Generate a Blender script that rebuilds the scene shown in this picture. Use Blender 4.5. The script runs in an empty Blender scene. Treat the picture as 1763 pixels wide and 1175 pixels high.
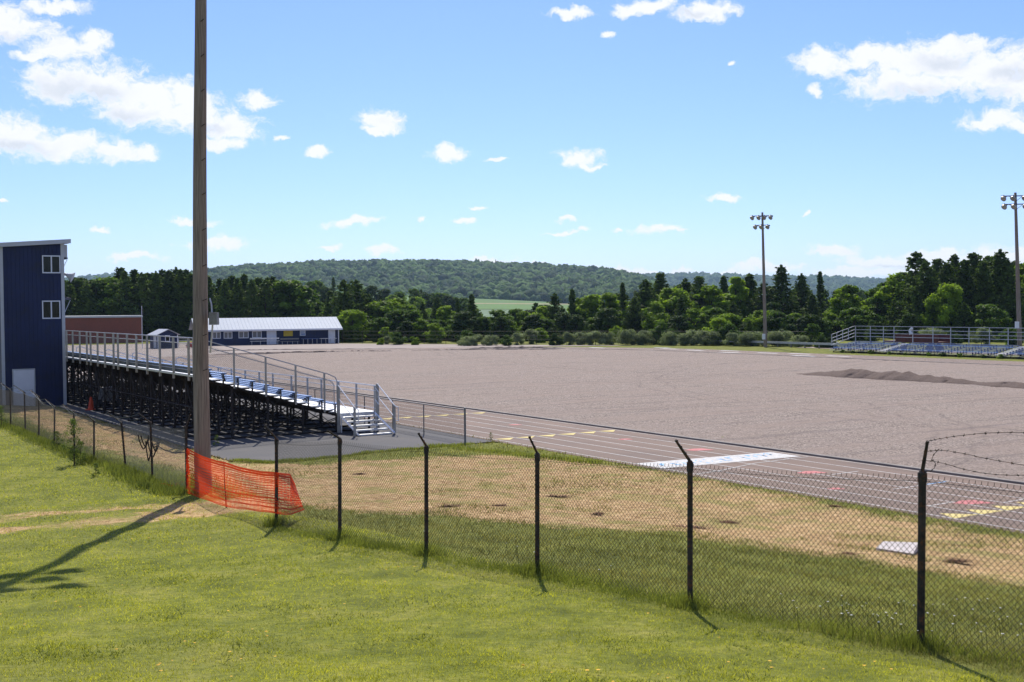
import bpy, math, random
import numpy as np
random.seed(7); rng = np.random.default_rng(11)
C = bpy.context.scene.collection
# ------------------------------------------------------------------ camera model
F, CX, CY, H = 2100.0, 881.5, 587.5, 5.6
ROLL, PITCH = math.radians(0.5), math.atan((587.5 - 526.6) / 2100.0)
def ray(px, py):
    dx, dy = px - CX, CY - py
    c, s = math.cos(ROLL), math.sin(ROLL)
    x, y = c * dx + s * dy, -s * dx + c * dy
    cp, sp = math.cos(PITCH), math.sin(PITCH)
    return (x / F, (cp * F + sp * y) / F, (-sp * F + cp * y) / F)
def at(px, py, z=0.0):
    r = ray(px, py); t = (z - H) / r[2]; return (r[0] * t, r[1] * t, z)
def atD(px, py, D):
    r = ray(px, py); t = D / r[1]; return (r[0] * t, D, H + r[2] * t)
TH = math.radians(31.8)
ux, uy, vx, vy = -math.sin(TH), math.cos(TH), math.cos(TH), math.sin(TH)
def W(a, b, z=0.0): return (a * ux + b * vx, a * uy + b * vy, z)
def AB(x, y): return (x * ux + y * uy, x * vx + y * vy)

def gz(x, y):
    x = np.asarray(x, float); y = np.asarray(y, float)
    a, b = x * ux + y * uy, x * vx + y * vy
    z10 = np.interp(a, [-60, -20, 0, 8.85, 12.1, 15.4, 18.4, 21.2, 24.2, 28, 33.7, 37, 60, 110, 130],
                    [4.2, 3.2, 2.4, 1.89, 1.72, 1.54, 1.37, 1.21, 1.05, .78, .43, .40, .42, .3, 0])
    near = z10 + np.minimum(10 - b, 40) * np.maximum(0, .13 - .006 * np.maximum(a, -5)) * np.where(a < 25, 1, 1)
    w = np.interp(a, [34, 41], [15.9, 4.3]); t = np.clip((b - 10) / w, 0, 1)
    far = z10 * (1 - t * t * (3 - 2 * t) * .5 - t * .5)
    z = np.where(b <= 10, near, far)
    fall = np.clip((y - 130) / 60, 0, 1)
    z = z * (1 - fall)
    return z
def G(x, y): return float(gz(x, y))
def atg(px, py, dz=0):
    z = 0
    for i in range(50):
        p = at(px, py, z + dz); z = .5 * z + .5 * G(p[0], p[1])
    return (p[0], p[1], z)

# ------------------------------------------------------------------ helpers
def tag(o, label=None, cat=None, group=None, kind=None):
    if label: o['label'] = label
    if cat: o['category'] = cat
    if group: o['group'] = group
    if kind: o['kind'] = kind
    return o
def empty(name, loc, rz=0.0):
    o = bpy.data.objects.new(name, None); C.objects.link(o)
    o.location = loc; o.rotation_euler = (0, 0, rz); o.empty_display_size = .3
    return o
class MB:
    def __init__(s, org=(0, 0, 0)): s.v = []; s.f = []; s.m = []; s.mi = 0; s.o = org
    def _p(s, p): return (p[0] - s.o[0], p[1] - s.o[1], p[2] - s.o[2])
    def quad(s, a, b, c, d):
        n = len(s.v); s.v += [s._p(a), s._p(b), s._p(c), s._p(d)]; s.f.append((n, n + 1, n + 2, n + 3)); s.m.append(s.mi)
    def poly(s, pts):
        n = len(s.v); s.v += [s._p(p) for p in pts]; s.f.append(tuple(range(n, n + len(pts)))); s.m.append(s.mi)
    def box(s, x0, x1, y0, y1, z0, z1):
        n = len(s.v)
        s.v += [s._p(p) for p in ((x0, y0, z0), (x1, y0, z0), (x1, y1, z0), (x0, y1, z0), (x0, y0, z1), (x1, y0, z1), (x1, y1, z1), (x0, y1, z1))]
        for q in ((3, 2, 1, 0), (4, 5, 6, 7), (0, 1, 5, 4), (1, 2, 6, 5), (2, 3, 7, 6), (3, 0, 4, 7)):
            s.f.append(tuple(n + i for i in q)); s.m.append(s.mi)
    def tube(s, p, q, r, r2=None, n=6, cap=True):
        if r2 is None: r2 = r
        p = np.array(s._p(p)); q = np.array(s._p(q)); d = q - p; L = np.linalg.norm(d)
        if L < 1e-6: return
        d = d / L; up = np.array((0, 0, 1.)) if abs(d[2]) < .95 else np.array((1., 0, 0))
        e1 = np.cross(d, up); e1 /= np.linalg.norm(e1); e2 = np.cross(d, e1)
        k = len(s.v)
        for c, rr in ((p, r), (q, r2)):
            for i in range(n):
                t = 2 * math.pi * i / n; s.v.append(tuple(c + rr * (math.cos(t) * e1 + math.sin(t) * e2)))
        for i in range(n):
            j = (i + 1) % n; s.f.append((k + i, k + j, k + n + j, k + n + i)); s.m.append(s.mi)
        if cap:
            s.f.append(tuple(k + i for i in range(n))[::-1]); s.f.append(tuple(k + n + i for i in range(n))); s.m += [s.mi, s.mi]
    def path(s, pts, r, n=6):
        for a, b in zip(pts[:-1], pts[1:]): s.tube(a, b, r, n=n)
    def bar(s, p, q, w, h):       # rectangular bar from p to q
        s.tube(p, q, w * .7, n=4)
    def lathe(s, c, prof, n=16):
        k = len(s.v); c = s._p(c)
        for r, z in prof:
            for i in range(n):
                t = 2 * math.pi * i / n; s.v.append((c[0] + r * math.cos(t), c[1] + r * math.sin(t), c[2] + z))
        for j in range(len(prof) - 1):
            for i in range(n):
                i2 = (i + 1) % n
                s.f.append((k + j * n + i, k + j * n + i2, k + (j + 1) * n + i2, k + (j + 1) * n + i)); s.m.append(s.mi)
        s.f.append(tuple(k + i for i in range(n))[::-1]); s.f.append(tuple(k + (len(prof) - 1) * n + i for i in range(n))); s.m += [s.mi] * 2
    def build(s, name, mats, parent=None, smooth=False):
        me = bpy.data.meshes.new(name); me.from_pydata(s.v, [], s.f)
        if not isinstance(mats, (list, tuple)): mats = [mats]
        for m in mats: me.materials.append(m)
        if len(mats) > 1: me.polygons.foreach_set('material_index', s.m)
        if smooth: me.polygons.foreach_set('use_smooth', [True] * len(me.polygons))
        me.update(); o = bpy.data.objects.new(name, me); C.objects.link(o)
        if parent: o.parent = parent
        return o
def npmesh(name, V, k, mat, parent=None, tint=None, link=True, smooth=False):
    """V: (n*k,3) unshared vertices, faces of k corners; tint per face -> colour attribute value"""
    n = len(V) // k
    me = bpy.data.meshes.new(name)
    me.vertices.add(n * k); me.vertices.foreach_set('co', np.ascontiguousarray(V, dtype=np.float32).ravel())
    me.loops.add(n * k); me.loops.foreach_set('vertex_index', np.arange(n * k, dtype=np.int32))
    me.polygons.add(n); me.polygons.foreach_set('loop_start', np.arange(0, n * k, k, dtype=np.int32))
    try: me.polygons.foreach_set('loop_total', np.full(n, k, dtype=np.int32))
    except Exception: pass
    if tint is not None:
        at_ = me.attributes.new('tint', 'FLOAT', 'POINT'); at_.data.foreach_set('value', np.repeat(tint.astype(np.float32), k))
    me.materials.append(mat); me.update(calc_edges=True)
    o = bpy.data.objects.new(name, me)
    if link: C.objects.link(o)
    if parent: o.parent = parent
    return o

# ------------------------------------------------------------------ materials
class NT:
    def __init__(s, name):
        s.m = bpy.data.materials.new(name); s.m.use_nodes = True; s.t = s.m.node_tree; s.t.nodes.clear()
        s.out = s.t.nodes.new('ShaderNodeOutputMaterial')
    def n(s, typ, **kw):
        x = s.t.nodes.new(typ)
        for k, v in kw.items(): setattr(x, k, v)
        return x
    def l(s, a, b): s.t.links.new(a, b)
    def coord(s): return s.n('ShaderNodeTexCoord').outputs['Object']
    def noise(s, vec, scale, detail=4, rough=.55, dist=0):
        x = s.n('ShaderNodeTexNoise'); x.inputs['Scale'].default_value = scale; x.inputs['Detail'].default_value = detail
        x.inputs['Roughness'].default_value = rough; x.inputs['Distortion'].default_value = dist
        if vec is not None: s.l(vec, x.inputs['Vector'])
        return x.outputs['Fac']
    def ramp(s, fac, stops, interp='LINEAR'):
        x = s.n('ShaderNodeValToRGB'); cr = x.color_ramp; cr.interpolation = interp
        while len(cr.elements) < len(stops): cr.elements.new(.5)
        for e, (p, c) in zip(cr.elements, stops):
            e.position = p; e.color = (c, c, c, 1) if isinstance(c, (int, float)) else (*c, 1)
        s.l(fac, x.inputs[0]); return x.outputs[0]
    def mix(s, fac, a, b, mode='MIX'):
        x = s.n('ShaderNodeMix'); x.data_type = 'RGBA'; x.blend_type = mode
        for sock, v in ((x.inputs[0], fac), (x.inputs[6], a), (x.inputs[7], b)):
            if hasattr(v, 'links') or hasattr(v, 'is_linked'): s.l(v, sock)
            elif isinstance(v, (int, float)): sock.default_value = v
            else: sock.default_value = (*v, 1)
        return x.outputs[2]
    def math(s, op, a, b=0.0, c=0.0, clamp=False):
        x = s.n('ShaderNodeMath', operation=op); x.use_clamp = clamp
        for i, v in enumerate((a, b, c)):
            if hasattr(v, 'is_linked'): s.l(v, x.inputs[i])
            else: x.inputs[i].default_value = v
        return x.outputs[0]
    def mapping(s, vec, scale=(1, 1, 1), rot=(0, 0, 0)):
        x = s.n('ShaderNodeMapping'); x.inputs['Scale'].default_value = scale; x.inputs['Rotation'].default_value = rot
        s.l(vec, x.inputs['Vector']); return x.outputs[0]
    def attr(s, name): return s.n('ShaderNodeAttribute', attribute_name=name).outputs['Fac']
    def bsdf(s, col, rough=.8, metal=0.0, spec=.3, bump=None, bstr=.3, bdist=.02):
        p = s.n('ShaderNodeBsdfPrincipled')
        if hasattr(col, 'is_linked'): s.l(col, p.inputs['Base Color'])
        else: p.inputs['Base Color'].default_value = (*col, 1)
        if hasattr(rough, 'is_linked'): s.l(rough, p.inputs['Roughness'])
        else: p.inputs['Roughness'].default_value = rough
        p.inputs['Metallic'].default_value = metal; p.inputs['Specular IOR Level'].default_value = spec
        if bump is not None:
            b = s.n('ShaderNodeBump'); b.inputs['Strength'].default_value = bstr; b.inputs['Distance'].default_value = bdist
            s.l(bump, b.inputs['Height']); s.l(b.outputs[0], p.inputs['Normal'])
        s.l(p.outputs[0], s.out.inputs[0]); return p
def simple(name, c, rough=.7, metal=0.0, var=.25, scale=3.0, spec=.3, bump=0.0, dirt=None, stretch=(1, 1, 1)):
    t = NT(name); co = t.mapping(t.coord(), stretch); f = t.noise(co, scale, 5)
    lo = tuple(x * (1 - var) for x in c); hi = tuple(min(1, x * (1 + var)) for x in c)
    col = t.ramp(f, [(.3, lo), (.7, hi)])
    if dirt: col = t.mix(t.ramp(t.noise(co, scale * 3.1, 6, .7), [(.5, 0.), (.68, 1.)]), col, dirt)
    t.bsdf(col, rough, metal, spec, bump=f if bump else None, bstr=bump); return t.m

M = {}
M['wood'] = None
def make_wood():
    t = NT('weathered_pole_wood'); co = t.coord()
    st = t.mapping(co, (9, 9, .35)); a = t.noise(st, 3, 6, .65)
    big = t.noise(t.mapping(co, (1, 1, .12)), 2.0, 3)
    col = t.ramp(a, [(.28, (.10, .082, .066)), (.5, (.25, .205, .165)), (.75, (.39, .33, .27))])
    col = t.mix(t.ramp(big, [(.45, 0.), (.65, .6)]), col, (.23, .165, .12))
    t.bsdf(col, .9, 0, .15, bump=a, bstr=.6, bdist=.02); return t.m
M['wood'] = make_wood()
M['post'] = simple('rusty_fence_post', (.045, .038, .032), .8, .15, .5, 5, dirt=(.17, .07, .028))
M['wire'] = simple('dark_galvanised_wire', (.075, .068, .06), .65, .3, .3, 4)
M['wirelight'] = simple('grey_galvanised_wire', (.16, .16, .155), .55, .5, .2, 4)
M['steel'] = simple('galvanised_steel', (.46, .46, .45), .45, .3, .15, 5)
M['alu'] = simple('brushed_aluminium', (.74, .74, .73), .35, .35, .1, 6)
M['alup'] = simple('aluminium_plank', (.60, .61, .62), .38, .7, .12, 4, dirt=(.40, .38, .35))
M['cream'] = simple('cream_painted_post', (.40, .38, .32), .6, 0, .12, 4, dirt=(.30, .27, .21))
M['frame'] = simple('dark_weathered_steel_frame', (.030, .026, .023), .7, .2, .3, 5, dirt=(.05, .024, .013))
M['blue'] = simple('blue_seat_plank', (.13, .27, .56), .42, 0, .1, 4)
M['bluedark'] = simple('faded_blue_seat_plank', (.075, .12, .25), .5, 0, .2, 2)
M['navy'] = simple('navy_metal_siding', (.014, .023, .072), .55, 0, .22, .5, dirt=(.018, .024, .05))
M['white'] = simple('white_painted_trim', (.72, .73, .74), .5, 0, .06, 2)
M['grey'] = simple('pale_grey_trim', (.48, .49, .49), .5, 0, .06, 2)
M['roof'] = simple('pale_metal_roof', (.37, .42, .48), .65, 0, .05, .6, spec=.15)
M['glass'] = simple('dark_window_glass', (.016, .016, .010), .12, 0, .5, 1.2, spec=.25)
M['brick'] = None
def brick():
    t = NT('red_brick'); x = t.n('ShaderNodeTexBrick'); t.l(t.mapping(t.coord(), (1, 1, 1), (math.radians(90), 0, 0)), x.inputs['Vector'])
    x.inputs['Color1'].default_value = (.30, .092, .062, 1); x.inputs['Color2'].default_value = (.24, .075, .05, 1)
    x.inputs['Mortar'].default_value = (.15, .11, .09, 1); x.inputs['Scale'].default_value = 4; x.inputs['Mortar Size'].default_value = .01
    col = t.mix(t.ramp(t.noise(t.coord(), .6, 4), [(.35, 0.), (.7, .35)]), x.outputs[0], (.18, .08, .06))
    t.bsdf(col, .9, 0, .2); return t.m
M['brick'] = brick()
M['yellow'] = simple('yellow_painted_board', (.55, .40, .04), .6, 0, .08, 2)
M['notice'] = simple('white_notice_board', (.55, .58, .60), .6, 0, .1, 8)
M['noticeblue'] = simple('blue_notice_print', (.15, .25, .45), .6, 0, .1, 8)

M['cone'] = simple('orange_cone_plastic', (.55, .06, .015), .5, 0, .1, 3)
M['rubber'] = simple('black_rubber', (.02, .02, .02), .8, 0, .2, 3)
M['kick'] = simple('grey_green_kick_panel', (.10, .115, .115), .6, .2, .2, 2)
M['box'] = simple('grey_electrical_box', (.20, .20, .19), .5, .3, .15, 5, dirt=(.15, .12, .10))
M['lamp'] = simple('lamp_housing', (.38, .36, .33), .45, .4, .15, 5)
M['lampdark'] = simple('lamp_bracket', (.12, .125, .135), .6, .3, .2, 5)
M['maroon'] = simple('maroon_painted_wagon', (.11, .03, .025), .6, 0, .25, 1.5)
M['red'] = simple('red_painted_metal', (.45, .04, .05), .5, 0, .1, 3)
M['slab'] = simple('pale_concrete_slab', (.50, .45, .42), .9, 0, .12, 4, bump=.3)
M['kerb'] = simple('concrete_kerb', (.23, .205, .18), .85, 0, .22, 1.5, bump=.3)
M['paintw'] = simple('worn_white_line_paint', (.54, .53, .50), .8, 0, .2, 4, dirt=(.36, .32, .28))
M['painty'] = simple('worn_yellow_paint', (.62, .50, .16), .8, 0, .12, 4, dirt=(.55, .45, .25))
M['paintp'] = simple('faded_red_paint', (.50, .16, .15), .8, 0, .15, 4)
M['paintb'] = simple('pale_blue_paint', (.22, .45, .72), .8, 0, .15, 4)
M['clod'] = simple('dead_turf_clod', (.17, .085, .04), .95, 0, .5, 20)
M['petalw'] = simple('white_flower_head', (.6, .6, .55), .8, 0, .1, 20)
M['petaly'] = simple('yellow_flower_head', (.65, .38, .02), .8, 0, .1, 20)

def leafmat(name, dark, light, trans=.35, tcol=None):
    t = NT(name); tint = t.attr('tint')
    oi = t.n('ShaderNodeObjectInfo').outputs['Random']
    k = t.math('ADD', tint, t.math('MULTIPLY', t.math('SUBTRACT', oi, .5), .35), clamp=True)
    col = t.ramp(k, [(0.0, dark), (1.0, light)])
    d = t.n('ShaderNodeBsdfPrincipled'); t.l(col, d.inputs['Base Color']); d.inputs['Roughness'].default_value = .6; d.inputs['Specular IOR Level'].default_value = .08
    tr = t.n('ShaderNodeBsdfTranslucent'); tc = t.mix(1.0, col, tcol or (1.25, 1.3, .6), 'MULTIPLY'); t.l(tc, tr.inputs[0])
    mx = t.n('ShaderNodeMixShader'); mx.inputs[0].default_value = trans
    t.l(d.outputs[0], mx.inputs[1]); t.l(tr.outputs[0], mx.inputs[2]); t.l(mx.outputs[0], t.out.inputs[0]); return t.m
M['pine'] = leafmat('pine_needles', (.020, .042, .009), (.14, .21, .045), .34)
M['pine2'] = leafmat('lighter_pine_needles', (.025, .050, .010), (.14, .21, .045), .32)
M['decid'] = leafmat('bright_green_leaves', (.07, .13, .012), (.30, .42, .045), .5)
M['decid2'] = leafmat('mid_green_leaves', (.035, .075, .012), (.15, .24, .035), .42)
M['darkleaf'] = leafmat('dark_green_leaves', (.018, .040, .009), (.09, .145, .030), .32)
M['greybush'] = leafmat('grey_green_leaves', (.09, .115, .055), (.36, .42, .24), .35)
M['weedleaf'] = leafmat('weed_leaves', (.05, .08, .02), (.19, .24, .07), .4)
M['grass'] = leafmat('lawn_blades', (.15, .175, .018), (.68, .68, .088), .44, (1.2, 1.15, .5))
M['rough'] = leafmat('rough_grass_blades', (.095, .105, .025), (.42, .39, .13), .35, (1.15, 1.1, .6))
M['weed'] = leafmat('weed_blades', (.07, .095, .020), (.32, .34, .085), .40)
M['straw'] = leafmat('straw_blades', (.14, .062, .018), (.90, .62, .29), .2, (1, .95, .8))
M['orange'] = leafmat('orange_plastic_net', (.80, .07, .015), (.95, .13, .02), .45, (1, 1, 1))
M['bark'] = simple('bark', (.055, .042, .032), .95, 0, .4, 6)
def forestmat(name, lo, hi):
    t = NT(name); tint = t.attr('tint'); co = t.coord()
    f = t.noise(co, .35, 3, .7)
    k = t.math('ADD', t.math('MULTIPLY', tint, .65), t.math('MULTIPLY', f, .5), clamp=True)
    t.bsdf(t.ramp(k, [(.15, lo), (.85, hi)]), .9, 0, .1, bump=f, bstr=1.0, bdist=2.0); return t.m
M['forest'] = forestmat('hillside_canopy', (.004, .016, .009), (.078, .140, .034))
M['forestfar'] = forestmat('distant_canopy', (.02, .045, .018), (.06, .11, .034))

def ground_mat():
    t = NT('grass_and_straw_ground'); co = t.coord()
    sd = t.attr('dry')                                    # metres inside the dead-grass patches
    n1 = t.noise(co, 1.1, 6, .65); n2 = t.noise(co, 9, 4, .7); n3 = t.noise(co, .25, 4)
    g = t.ramp(n1, [(.3, (.09, .105, .014)), (.5, (.18, .195, .024)), (.72, (.30, .28, .06))])
    g = t.mix(t.ramp(n3, [(.45, 0.), (.7, .45)]), g, (.19, .19, .055))
    g = t.mix(t.ramp(n2, [(.35, .55), (.6, 0.)]), g, (.05, .07, .015))
    s = t.ramp(t.noise(co, 5, 6, .75), [(.30, (.10, .05, .018)), (.47, (.38, .245, .11)), (.68, (.68, .49, .26))])
    s = t.mix(t.ramp(t.noise(co, .8, 5, .7), [(.47, 0.), (.60, .75)]), s, (.22, .21, .05))
    k = t.math('ADD', sd, t.math('MULTIPLY', t.math('SUBTRACT', t.noise(co, .9, 6, .7), .5), 4.2))
    k = t.ramp(t.math('ADD', t.math('MULTIPLY', k, 1.1), .5, clamp=True), [(0.2, 0.), (.8, 1.)])
    t.bsdf(t.mix(k, g, s), .95, 0, .1, bump=n2, bstr=.6, bdist=.05); return t.m
M['ground'] = ground_mat()
def gravel_mat():
    t = NT('pinkish_grey_gravel'); co = t.coord()
    v = t.n('ShaderNodeTexVoronoi'); v.inputs['Scale'].default_value = 16; t.l(co, v.inputs['Vector'])
    cs = t.n('ShaderNodeSeparateColor'); t.l(v.outputs['Color'], cs.inputs[0])
    f2 = t.noise(co, 28, 3, .8)
    k = t.math('ADD', t.math('MULTIPLY', cs.outputs[0], .5), t.math('MULTIPLY', f2, .5))
    col = t.ramp(k, [(.15, (.10, .077, .062)), (.5, (.275, .222, .183)), (.85, (.53, .445, .375))])
    big = t.noise(t.mapping(co, (.25, 1.1, 1), (0, 0, TH)), .35, 6, .62)
    col = t.mix(t.ramp(big, [(.40, .0), (.62, .6)]), col, (.315, .245, .200))
    st = t.noise(t.mapping(co, (.09, 1.6, 1), (0, 0, math.radians(-8))), .9, 4, .6)
    col = t.mix(t.ramp(st, [(.54, 0.), (.66, .42)]), col, (.155, .128, .115))
    st2 = t.noise(t.mapping(co, (.12, 3.2, 1), (0, 0, math.radians(4)) ), 1.3, 3, .6)
    col = t.mix(t.ramp(st2, [(.56, 0.), (.66, .35)]), col, (.36, .31, .28))
    sx = t.n('ShaderNodeSeparateXYZ'); wob = t.n('ShaderNodeTexNoise'); wob.inputs['Scale'].default_value = .12; t.l(co, wob.inputs['Vector'])
    t.l(co, sx.inputs[0]); trk = None
    for (cx_, cy_, r_, w_) in ((66, 118, 8, .14), (66, 118, 9.7, .14), (30, -10, 62, .16), (30, -10, 63.8, .16), (95, 40, 49, .13), (95, 40, 50.8, .13), (52, 150, 78, .2), (52, 150, 80, .2), (20, 60, 34, .12), (20, 60, 35.7, .12), (150, 90, 88, .14), (150, 90, 89.8, .14)):
        dx_ = t.math('SUBTRACT', sx.outputs[0], cx_); dy_ = t.math('SUBTRACT', sx.outputs[1], cy_)
        dd_ = t.math('SQRT', t.math('ADD', t.math('MULTIPLY', dx_, dx_), t.math('MULTIPLY', dy_, dy_)))
        e_ = t.math('ABSOLUTE', t.math('SUBTRACT', t.math('ADD', dd_, t.math('MULTIPLY', wob.outputs['Fac'], 3.0)), r_ + 1.5))
        m_ = t.math('SUBTRACT', 1.0, t.math('DIVIDE', e_, w_ * 1.6), clamp=True)
        trk = m_ if trk is None else t.math('MAXIMUM', trk, m_)
    trk = t.math('MULTIPLY', trk, t.ramp(t.noise(co, .45, 4, .7), [(.40, .05), (.60, .5)]))
    col = t.mix(trk, col, (.125, .102, .09))
    t.bsdf(col, .95, 0, .12, bump=t.math('ADD', v.outputs['Distance'], f2), bstr=.7, bdist=.05); return t.m
M['gravel'] = gravel_mat()
def pile_mat():
    t = NT('damp_dark_gravel'); co = t.coord(); f = t.noise(co, 14, 5, .8)
    t.bsdf(t.ramp(f, [(.25, (.085, .062, .05)), (.6, (.20, .152, .127)), (.8, (.28, .22, .185))]), .95, 0, .1, bump=f, bstr=.9, bdist=.08); return t.m
M['pile'] = pile_mat()
def track_mat():
    t = NT('worn_running_track'); co = t.coord(); f = t.noise(co, 40, 4, .8)
    al = t.noise(t.mapping(co, (1.4, .12, 1)), 1.0, 5, .6)
    col = t.ramp(f, [(.3, (.135, .092, .068)), (.7, (.225, .160, .122))])
    col = t.mix(t.ramp(al, [(.42, 0.), (.68, .7)]), col, (.25, .175, .130))
    col = t.mix(t.ramp(t.noise(co, .35, 4), [(.5, 0.), (.7, .35)]), col, (.105, .088, .082))
    t.bsdf(col, .88, 0, .25, bump=f, bstr=.3, bdist=.01); return t.m
M['track'] = track_mat()
def asphalt_mat():
    t = NT('old_grey_asphalt'); co = t.coord(); f = t.noise(co, 35, 4, .8)
    col = t.ramp(f, [(.3, (.075, .073, .072)), (.7, (.125, .122, .12))])
    col = t.mix(t.ramp(t.noise(co, .5, 5), [(.45, 0.), (.7, .5)]), col, (.145, .13, .12))
    t.bsdf(col, .9, 0, .2, bump=f, bstr=.3, bdist=.01); return t.m
M['asphalt'] = asphalt_mat()
M['apron'] = simple('sandy_old_asphalt', (.29, .24, .205), .92, 0, .15, .5, bump=.1)
M['dark_berm'] = simple('dark_torn_edge', (.10, .075, .068), .95, 0, .3, 2)

# ------------------------------------------------------------------ camera, sun, sky
cam = bpy.data.cameras.new('camera'); co_ = bpy.data.objects.new('camera', cam); C.objects.link(co_)
bpy.context.scene.camera = co_
cam.sensor_fit = 'HORIZONTAL'; cam.sensor_width = 36; cam.lens = 36 * F / 1763.0
cam.clip_start = .1; cam.clip_end = 20000
from mathutils import Matrix, Euler
co_.matrix_world = Matrix.Translation((0, 0, H)) @ Matrix.Rotation(math.radians(90) - PITCH, 4, 'X') @ Matrix.Rotation(-ROLL, 4, 'Z')
SUN_AZ, SUN_EL = math.radians(-2.2), math.radians(46)     # azimuth from +Y, towards +X
sd_ = bpy.data.lights.new('sun', 'SUN'); sd_.energy = 5.0; sd_.angle = math.radians(.5); sd_.color = (1, .94, .84)
so = bpy.data.objects.new('sun', sd_); C.objects.link(so)
so.rotation_euler = (math.radians(90) - SUN_EL, 0, math.pi - SUN_AZ)
S = (math.sin(SUN_AZ) * math.cos(SUN_EL), math.cos(SUN_AZ) * math.cos(SUN_EL), math.sin(SUN_EL))
from mathutils import Vector
so.rotation_euler = Vector(S).to_track_quat('Z', 'Y').to_euler()

world = bpy.data.worlds.new('World'); bpy.context.scene.world = world; world.use_nodes = True
wt = world.node_tree; wt.nodes.clear()
def wn(typ, **kw):
    x = wt.nodes.new(typ)
    for k, v in kw.items(): setattr(x, k, v)
    return x
def wm(op, a, b=0.0, c=0.0, clamp=False):
    x = wn('ShaderNodeMath', operation=op); x.use_clamp = clamp
    for i, v in enumerate((a, b, c)):
        if hasattr(v, 'is_linked'): wt.links.new(v, x.inputs[i])
        else: x.inputs[i].default_value = v
    return x.outputs[0]
def wv(op, a, b=None):
    x = wn('ShaderNodeVectorMath', operation=op)
    for i, v in enumerate((a, b)):
        if v is None: continue
        if hasattr(v, 'is_linked'): wt.links.new(v, x.inputs[i])
        else: x.inputs[i].default_value = v
    return x.outputs['Value'] if op == 'LENGTH' else x.outputs[0]
def wnoise(vec, sc, det, ro=.55):
    x = wn('ShaderNodeTexNoise'); x.inputs['Scale'].default_value = sc; x.inputs['Detail'].default_value = det; x.inputs['Roughness'].default_value = ro
    wt.links.new(vec, x.inputs['Vector']); return x
def wsmooth(v, lo, hi):
    x = wn('ShaderNodeMapRange'); x.interpolation_type = 'SMOOTHSTEP'
    x.inputs['From Min'].default_value = lo; x.inputs['From Max'].default_value = hi; wt.links.new(v, x.inputs['Value']); return x.outputs[0]
sky = wn('ShaderNodeTexSky', sky_type='NISHITA'); sky.sun_disc = False
sky.sun_elevation = SUN_EL; sky.sun_rotation = SUN_AZ
sky.altitude = 200; sky.air_density = 1.0; sky.dust_density = .35; sky.ozone_density = 2.6
gen = wn('ShaderNodeTexCoord').outputs['Generated']
sp = wn('ShaderNodeSeparateXYZ'); wt.links.new(gen, sp.inputs[0])
az = wm('ARCTAN2', sp.outputs[0], sp.outputs[1]); el = wm('ARCSINE', sp.outputs[2])
cb = wn('ShaderNodeCombineXYZ'); wt.links.new(az, cb.inputs[0]); wt.links.new(el, cb.inputs[1]); P0 = cb.outputs[0]
w1 = wv('SCALE', wv('SUBTRACT', wnoise(P0, 22, 3).outputs['Color'], (.5, .5, .5))); w1.node.inputs['Scale'].default_value = .022
w2 = wv('SCALE', wv('SUBTRACT', wnoise(P0, 95, 3).outputs['Color'], (.5, .5, .5))); w2.node.inputs['Scale'].default_value = .012
P1 = wv('ADD', wv('ADD', P0, w1), w2)
# clouds: where each puff stands in the sky and its half-sizes, in units of 1/2100 radian
CL = [(20, 45, 75, 28), (-30, 20, 90, 30), (90, 8, 60, 12), (110, 82, 62, 20), (160, 72, 30, 22), (60, 92, 30, 12),
      (100, 140, 60, 40), (170, 145, 95, 40), (250, 165, 90, 30), (320, 160, 40, 30), (300, 195, 120, 30), (215, 190, 50, 24), (395, 215, 65, 30), (380, 242, 45, 14), (330, 185, 60, 40),
      (25, 235, 80, 38), (110, 250, 80, 28), (200, 262, 60, 20), (250, 265, 24, 20), (-30, 215, 60, 30),
      (447, 165, 34, 17), (487, 232, 10, 7), (660, 206, 46, 20), (640, 222, 25, 6), (543, 264, 24, 8), (776, 262, 36, 15), (856, 277, 18, 5), (995, 268, 40, 19), (1015, 280, 26, 7),
      (985, 27, 42, 9), (1110, 12, 62, 15), (1215, 20, 60, 18), (1046, 60, 18, 7), (1265, 108, 10, 6),
      (1415, 112, 48, 30), (1500, 100, 60, 24), (1600, 110, 110, 42), (1700, 125, 120, 48), (1640, 80, 60, 26), (1560, 145, 110, 32), (1780, 140, 80, 45), (1400, 163, 12, 8), (1710, 208, 55, 17), (1765, 212, 40, 12),
      (612, 384, 52, 10), (568, 425, 22, 6), (655, 432, 36, 9), (725, 380, 11, 7), (795, 382, 25, 7), (822, 357, 18, 5), (968, 380, 16, 6), (970, 402, 32, 5), (1000, 398, 12, 6), (1065, 395, 12, 4), (1135, 398, 42, 10), (1170, 400, 20, 4), (1250, 340, 36, 8), (1395, 370, 10, 4),
      (335, 378, 38, 9), (370, 418, 56, 17), (178, 400, 18, 6), (235, 447, 50, 7), (1440, 430, 45, 12), (1520, 448, 70, 16), (1600, 440, 60, 18), (1480, 470, 90, 14), (1600, 465, 100, 16), (1700, 450, 80, 22), (1760, 440, 60, 20),
      (850, 452, 45, 8), (920, 456, 30, 6), (1080, 464, 70, 8), (1150, 470, 60, 8), (1320, 462, 70, 10), (8, 350, 14, 4), (1240, 470, 50, 6)]
Fld = None
for (px, py, rx, ry) in CL:
    r = ray(px, py); n_ = math.sqrt(sum(q * q for q in r)); c_ = (math.atan2(r[0], r[1]), math.asin(r[2] / n_), 0)
    d_ = wv('MULTIPLY', wv('SUBTRACT', P1, c_), (2100 / (rx * 1.15), 2100 / (ry * 1.08), 0))
    f_ = wm('SUBTRACT', 1.0, wv('LENGTH', d_))
    if Fld is None: Fld = f_
    else: Fld = wm('SMOOTH_MAX', Fld, f_, .18)
fb = wnoise(wv('MULTIPLY', P1, (1, 1.5, 1)), 75, 9, .66).outputs['Fac']
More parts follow.
